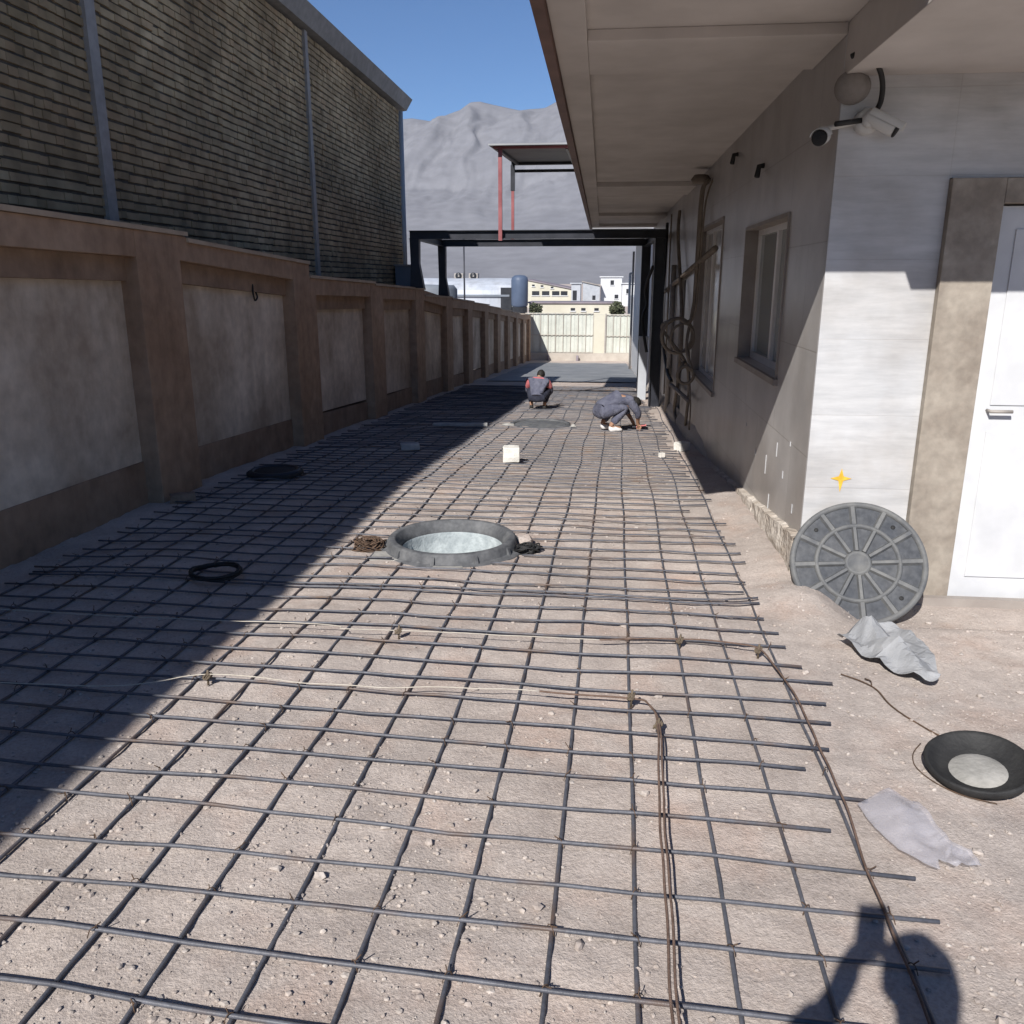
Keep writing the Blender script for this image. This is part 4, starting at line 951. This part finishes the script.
# worker 1: squats with his back to us
squat = dict(pel=(0, -.14, .26), spi=(0, -.05, .42), che=(0, .08, .57), nec=(0, .19, .66), hea=(.03, .27, .70), top=(.04, .28, .765),
             shl=(-.19, .10, .585), shr=(.19, .10, .585), ell=(-.27, .26, .36), elr=(.27, .25, .36), wrl=(-.14, .42, .20), wrr=(.13, .43, .20),
             hil=(-.11, -.10, .25), hir=(.11, -.10, .25), knl=(-.22, .26, .43), knr=(.22, .26, .43), anl=(-.14, .02, .07), anr=(.14, .02, .07), tol=(-.17, .2, .03), tor=(.17, .2, .03))
figure('worker in grey shirt with red shoulders squatting with his back turned on the bars', (-1.13, 15.45, gz0(15.45) + .03), R(-4), .83, squat, M['shirt_grey'], M['navy'], M['black_shoe'], (.25, .85, -.45), (0, .3, 1), .75)
# worker 2: bent over towards the right
bend = dict(pel=(0, -.16, .31), spi=(0, .02, .47), che=(0, .24, .51), nec=(0, .37, .43), hea=(0, .45, .37), top=(0, .50, .335),
            shl=(-.18, .26, .47), shr=(.18, .26, .47), ell=(-.23, .42, .28), elr=(.22, .40, .28), wrl=(-.12, .50, .09), wrr=(.10, .47, .09),
            hil=(-.11, -.14, .29), hir=(.11, -.14, .29), knl=(-.2, .22, .38), knr=(.2, .22, .38), anl=(-.13, -.04, .08), anr=(.13, -.04, .08), tol=(-.15, .15, .03), tor=(.15, .15, .03))
p2 = figure('worker in blue grey overalls and white shoes bent over tying bars near the alley wall', (.13, 12.1, gz0(12.1) + .03), R(-62), .92, bend, M['shirt_grey'], M['shirt_grey'], M['white_shoe'], (0, .75, -.65), (0, .5, .8), .3, {'l': (.2, .4, -1), 'r': (-.2, .4, -1)}, .6, M['shirt_grey'])
mb = MB()
r3 = thing('pliers', 'red handled tying pliers held low in the bent worker\'s hand', 'pliers', (.54, 12.28, gz0(12.28) + .06))
for sg in (-1, 1):
    mb = MB(); mb.tube(curve([(0, .012 * sg, .0), (.06, .03 * sg, .02), (.14, .026 * sg, .03)]), .011, 6); lpart(mb, 'grip', M['red_cloth'], r3)
mb = MB(); mb.box(-.06, .0, -.014, .014, -.012, .012); lpart(mb, 'jaw', M['black_steel'], r3, .004)
# the photographer, standing behind the lens: only the shadow falls into the picture
ph = dict(pel=(0, -.02, .92), spi=(0, -.02, 1.12), che=(0, -.02, 1.33), nec=(0, .0, 1.49), hea=(0, .02, 1.60), top=(0, .015, 1.675),
          shl=(-.20, -.01, 1.38), shr=(.20, -.01, 1.38), ell=(-.31, .12, 1.16), elr=(.27, .1, 1.16), wrl=(-.12, .19, 1.45), wrr=(.0, .20, 1.45),
          hil=(-.10, -.02, .90), hir=(.10, -.02, .90), knl=(-.12, .03, .5), knr=(.12, .03, .5), anl=(-.13, -.02, .08), anr=(.13, -.02, .08), tol=(-.16, .16, .03), tor=(.16, .16, .03))
figure('standing photographer holding up a phone, casting the shadow at the lower right', (.11, -.23, gz0(0)), 0, 1.02, ph, M['navy'], M['navy'], M['black_shoe'], (0, 1, -.2), (0, 0, 1), None, {'l': (.25, .0, 1), 'r': (-.1, .0, 1)})
mb = MB(); mb.box(.008, .088, -.024, -.014, 1.56, 1.715); tag(mb.build('phone', M['cable_black'], None, .003), 'black phone held upright in the photographer\'s hands', 'phone')

# ------------------------------------------------------------------ far end of the alley
GY = 44.3
root = thing('end_wall', 'beige rendered wall closing the far end of the alley', 'wall', (-1, GY, -2.3))
mb = MB(); mb.box(-4.9, -3.95, GY, GY + .25, -2.7, -.02); part(mb, 'left_pier', M['wall_beige'], root)
mb = MB(); mb.box(-.42, .16, GY, GY + .25, -2.0, -.05); part(mb, 'middle_pier', M['cream'], root)
mb = MB(); mb.box(-3.9, 1.7, GY - .2, GY + .2, -2.7, -1.98); part(mb, 'base', M['kerb'], root)
def gate(x0, x1, z0, z1, label, ny):
    t = thing('metal_gate', label, 'gate', ((x0 + x1) / 2, GY, z0))
    mb = MB(); n = int((x1 - x0) / .05)
    for k in range(n):
        a = x0 + (x1 - x0) * k / n; b = x0 + (x1 - x0) * (k + 1) / n; d = .02 if k % 4 < 2 else 0
        mb.box(a, b, GY + .03 - d, GY + .05 - d, z0, z1)
    part(mb, 'sheet', M['gate'], t)
    for k in range(ny + 1):
        xx = x0 + (x1 - x0) * k / ny; mb = MB(); mb.box(xx - .014, xx + .014, GY - .03, GY + .005, z0, z1); part(mb, 'rail', M['kerb'], t)
    for zz in (z0 + .03, (z0 * .55 + z1 * .45), z1 - .03):
        mb = MB(); mb.box(x0, x1, GY - .06, GY - .031, zz - .014, zz + .014); part(mb, 'cross_rail', M['kerb'], t)
gate(-3.9, -.43, -1.97, .03, 'wide pale metal gate leaf at the end of the alley', 9)
gate(.24, 1.62, -1.99, -.03, 'narrow pale metal gate at the end of the alley beside the white wall', 4)
mb = MB(); mb.box(.17, .23, GY - .08, GY + .1, -2.4, .0); tag(mb.build('gate_post', M['steel_grey']), 'thin dark post between the two pale gates', 'post')
for k, (xx, lab) in enumerate(((-2.7, 'left dark stub bollard on the base below wide gate'), (-1.2, 'right dark stub bollard on the base below wide gate'))):
    mb = MB(); mb.lathe([(.07, 0), (.07, .25), (.05, .3), (0, .3)], (xx, GY - .4, gz0(44)), (0, 0, 1), 12); tag(mb.build('bollard', M['purple']), lab, 'bollard', 'bollards in front of the wide gate')

# grey tank behind the left wall
mb = MB(); mb.lathe([(0, 1.52), (.75, 1.5), (.85, 1.38), (.87, -1.6), (0, -1.6)], (-5.25, 26.2, 0), (0, 0, 1), 28); tag(mb.build('water_tank', M['grey_blue']), 'blue grey tank showing just above the left boundary wall', 'tank')

# distant buildings
def bld(name, label, x0, x1, y0, y1, zt, m, wins=(), slope=0, parapet=True, zb=-2.4, roofm=None):
    t = thing(name, label, 'building', ((x0 + x1) / 2, y0, zb))
    mb = MB(); mb.hexa([(x0, y0, zb), (x1, y0, zb), (x1, y1, zb), (x0, y1, zb)], [(x0, y0, zt), (x1, y0, zt - slope), (x1, y1, zt - slope), (x0, y1, zt)]); part(mb, 'wall', m, t)
    mb = MB(); mb.hexa([(x0 - .2, y0 - .2, zt + .01), (x1 + .2, y0 - .2, zt - slope + .01), (x1 + .2, y1, zt - slope + .01), (x0 - .2, y1, zt + .01)], [(x0 - .2, y0 - .2, zt + .16), (x1 + .2, y0 - .2, zt - slope + .16), (x1 + .2, y1, zt - slope + .16), (x0 - .2, y1, zt + .16)]); part(mb, 'roof', roofm or m, t)
    for (a, b, c, d) in wins:
        mb = MB(); mb.box(a, b, y0 - .02, y0 + .05, c, d); w = part(mb, 'window', M['dark_fill'], t)
        mb = MB(); mb.box(a - .08, b + .08, y0 - .12, y0 - .021, c - .12, c - .01); q = mb.build('sill', M['white_paint'], None); q.parent = w
    return t
t = thing('barrel_hall', 'long white barrel roofed hall beyond the left wall', 'building', (-16, 90, -2.3))
mb = MB(); n = 10; vs = []
for xx in (-26, -9.15):
    for k in range(n + 1):
        a = math.pi * k / n; vs.append((xx, 94 - 5 * math.cos(a), .1 + 1.75 * math.sin(a)))
mb.add(vs, [(k, k + 1, n + 2 + k, n + 1 + k) for k in range(n)] + [tuple(range(n + 1)), tuple(range(n + 1, 2 * n + 2))[::-1]], 0, False); part(mb, 'roof', M['hall'], t)
mb = MB(); mb.box(-26, -9.15, 89.05, 98.9, -2.4, .05); part(mb, 'wall', M['hall'], t)
mb = MB(); mb.box(-26, -9.5, 88.85, 89.0, .0, .2); part(mb, 'gutter', M['grey_blue'], t)
mb = MB(); mb.box(-10.4, -9.3, 88.9, 89.04, -2.3, .9); part(mb, 'doorway', M['dark_fill'], t)  # dimness of the open doorway put in as a dark box
t = thing('blue_silo', 'blue round ended tank at the right end of the white hall', 'tank', (-8.4, 90, -2.3))
mb = MB(); mb.lathe([(0, 2.15), (.5, 2.1), (.8, 1.9), (.86, 1.6), (.86, -.8), (.7, -1.0)], (-8.42, 88.6, 0), (0, 0, 1), 24); part(mb, 'shell', M['blue'], t)
mb = MB(); mb.lathe([(.80, -1.01), (.80, -2.5)], (-8.42, 88.6, 0), (0, 0, 1), 20); part(mb, 'skirt', M['dark_fill'], t)
for xx, lab in ((-15.5, 'left grey rooftop unit on the white hall'), (-13.9, 'right grey rooftop unit on the white hall')):
    r5 = thing('rooftop_unit', lab, 'air conditioner', (xx, 94, 1.8)); mb = MB(); mb.box(xx - .5, xx + .5, 93.5, 94.5, 1.80, 2.35); part(mb, 'case', M['steel_grey'], r5, .04)
    mb = MB(); mb.lathe([(.1, .02), (.35, .02), (.35, 0)], (xx, 93.49, 2.08), (0, -1, 0), 16); part(mb, 'fan_grille', M['dark_fill'], r5)
t = bld('cream_building', 'cream industrial building with a sloping roof and four dark windows in a row', -11.15, -4.55, 130, 145, 1.62, M['cream'],
    [(-10.5, -9.4, -.55, .05), (-9.0, -7.9, -.55, .05), (-7.5, -6.4, -.55, .05), (-6.2, -5.2, -.55, .05), (-10.5, -10.1, .75, 1.0), (-9.2, -8.8, .65, .9), (-7.7, -7.3, .45, .7)], 1.35, roofm=M['purple'])
bld('pale_shed', 'small pale blue shed between cream building and sloping shed', -4.5, -3.2, 126, 132, 1.1, M['pipe'], [(-4.3, -3.7, -1.2, .2)])
bld('sloping_shed', 'white shed with dark sloping roof edge left of the white cube house', -3.1, -.45, 138, 146, 1.35, M['pipe'], [(-1.6, -1.1, -1.4, -.7)], .65, roofm=M['steel_grey'])
t = bld('cube_house', 'white cube shaped house, the tallest block beyond the end wall', -.35, 3.0, 140, 148, 2.05, M['white_paint'], [(1.2, 1.75, .9, 1.6), (1.9, 2.5, -1.2, -.6)])
bld('white_annexe', 'low white annexe right of the cube house', 3.05, 5.6, 139, 147, 1.05, M['white_paint'], [(3.7, 4.1, -.4, .3), (4.2, 5.0, -1.7, -1.2)])
bld('low_workshop', 'long low cream workshop with a dark roof edge just beyond the gates', -8.4, 1.7, 100, 106, -.95, M['cream'],
    [(-8.0, -7.2, -2.2, -1.2), (-3.6, -3.1, -1.75, -1.45), (-2.4, -1.9, -1.75, -1.45), (-.9, -.4, -1.75, -1.45)], 0, roofm=M['purple'])
t = thing('utility_pole', 'thin dark pole rising over the white hall up to the black frame', 'pole', (-9.55, 60, -2.3))
mb = MB(); mb.tube([(-9.55, 60, -2.3), (-9.55, 60, 4.45)], [.07, .05], 8); part(mb, 'pole', M['black_steel'], t)
mb = MB(); mb.box(-9.62, -9.48, 59.93, 60.07, 4.451, 4.5); part(mb, 'cap', M['black_steel'], t)
# bushes
def bush(label, c, r, n):
    t = thing('bush', label, 'bush', (c[0], c[1], -2.3)); rn = random.Random(n); mb = MB()
    for k in range(n):
        d = Vector((rn.gauss(0, 1), rn.gauss(0, 1), rn.gauss(0, .8))).normalized() * r * rn.random() ** .4; p = Vector(c) + d
        a = Vector((rn.gauss(0, 1), rn.gauss(0, 1), rn.gauss(0, 1))).normalized() * .16; b = a.orthogonal().normalized() * .09
        mb.add([p - a, p + b, p + a, p - b], [(0, 1, 2, 3)])
    part(mb, 'foliage', M['bush'], t)
    mb = MB(); mb.tube([(c[0], c[1], -2.4), (c[0], c[1], c[2])], .05, 6); part(mb, 'stem', M['rust'], t)
bush('dark bush in front of the cube house above the narrow gate', (1.35, 80, -.95), .75, 420)
bush('small dark shrub between the blue tank and the low workshop', (-6.4, 84, -1.1), .7, 260)

# ------------------------------------------------------------------ mountains
YC = 2000; sk = [(-2300, 300), (-1500, 330), (-900, 360), (-600, 335), (-430, 343), (-390, 336), (-356, 346), (-322, 357), (-300, 371), (-278, 374), (-234, 364), (-190, 354), (-135, 358), (-103, 373), (-30, 400), (150, 380), (500, 420), (1100, 350), (2300, 300)]
def crest(x):
    for (a, za), (b, zb) in zip(sk, sk[1:]):
        if a <= x <= b:
            t = (x - a) / (b - a); return (za + (zb - za) * t) * 1.02
    return 300
def ridge_noise(x, y):
    v = 0; a = 1; f = .0055
    for o in range(7):
        v += a * (1 - abs(noise.noise(Vector((x * f, y * f * .12 + x * f * .1, o * 3.7)))) * 2); a *= .52; f *= 2.1
    return v / 1.8
mx_ = [-2300, -1900, -1500, -1200, -1000, -850] + frange(-740, 240, 4.5) + [340, 450, 600, 800, 1100, 1500, 1900, 2300]; my = frange(900, 2340, 9); mb = MB()
for y in my:
    t = (y - 900) / (YC - 900)
    for x in mx_:
        h = crest(x)
        if t <= 1:
            pr = .42 * (t / .62) ** 1.25 if t < .62 else .42 + .58 * ((t - .62) / .38) ** .8
            am = 50 * sstep(.25, .75, t) * (1 - sstep(.9, 1.0, t) * .93)
            z = h * pr + am * (ridge_noise(x + 20 * noise.noise(Vector((x * .01, y * .01, 0))), y) - .55)
        else: z = h - (t - 1) * 900
        mb.v.append((x, y, -3 + max(0, z)))
w = len(mx_)
for j in range(len(my) - 1):
    for i in range(w - 1): mb.f.append((j * w + i, j * w + i + 1, (j + 1) * w + i + 1, (j + 1) * w + i)); mb.m.append(0); mb.sm.append(True)
tag(mb.build('mountains', M['mount']), kind='structure')

# haze
HZ = .00004
m = bpy.data.materials.new('haze_air'); m.use_nodes = True; nt = m.node_tree; nt.nodes.remove(nt.nodes['Principled BSDF'])
pv = nt.nodes.new('ShaderNodeVolumePrincipled'); pv.inputs['Color'].default_value = (.80, .86, .97, 1); pv.inputs['Density'].default_value = HZ; pv.inputs['Anisotropy'].default_value = 0
nt.links.new(pv.outputs[0], nt.nodes['Material Output'].inputs['Volume'])
mb = MB(); mb.box(-2450, 2450, -60, 2450, -4.2, 425); tag(mb.build('haze', m), kind='stuff')

# ------------------------------------------------------------------ light, sky, camera
sd = Vector((.43, 1.20, -1.0)).normalized()          # the way sunlight travels
el = math.asin(-sd.z); az = math.atan2(-sd.x, -sd.y)
sun = bpy.data.lights.new('sun', 'SUN'); sun.energy = 5.0; sun.angle = R(.5); sun.color = (1, .96, .91)
so = bpy.data.objects.new('sun', sun); COL.objects.link(so); so.rotation_euler = sd.to_track_quat('-Z', 'Y').to_euler(); so.location = (-5, -10, 20)
wd = bpy.data.worlds.new('World'); SC.world = wd; wd.use_nodes = True; nt = wd.node_tree
sky = nt.nodes.new('ShaderNodeTexSky'); sky.sky_type = 'NISHITA'; sky.sun_disc = False; sky.sun_elevation = el; sky.sun_rotation = az
sky.altitude = 1500; sky.air_density = 1.0; sky.dust_density = 0; sky.ozone_density = 8.5
nt.links.new(sky.outputs[0], nt.nodes['Background'].inputs[0]); nt.nodes['Background'].inputs[1].default_value = .074

cam = bpy.data.cameras.new('camera'); co = bpy.data.objects.new('camera', cam); COL.objects.link(co)
cam.sensor_width = 36; cam.lens = 36 * 845 / 1024; cam.clip_start = .02; cam.clip_end = 9000
P = math.atan2(232, 845); Yw = math.atan(91 / 845 * math.cos(P))
co.location = (0, 0, 1.65); co.rotation_euler = (math.pi / 2 - P, 0, Yw); SC.camera = co
SC.view_settings.view_transform = 'Standard'; SC.view_settings.look = 'None'; SC.view_settings.exposure = .45; SC.view_settings.gamma = 1
SC.cycles.volume_bounces = 1; SC.cycles.max_bounces = 8
SC.cycles.volume_step_rate = 5
SC.cycles.use_denoising = True
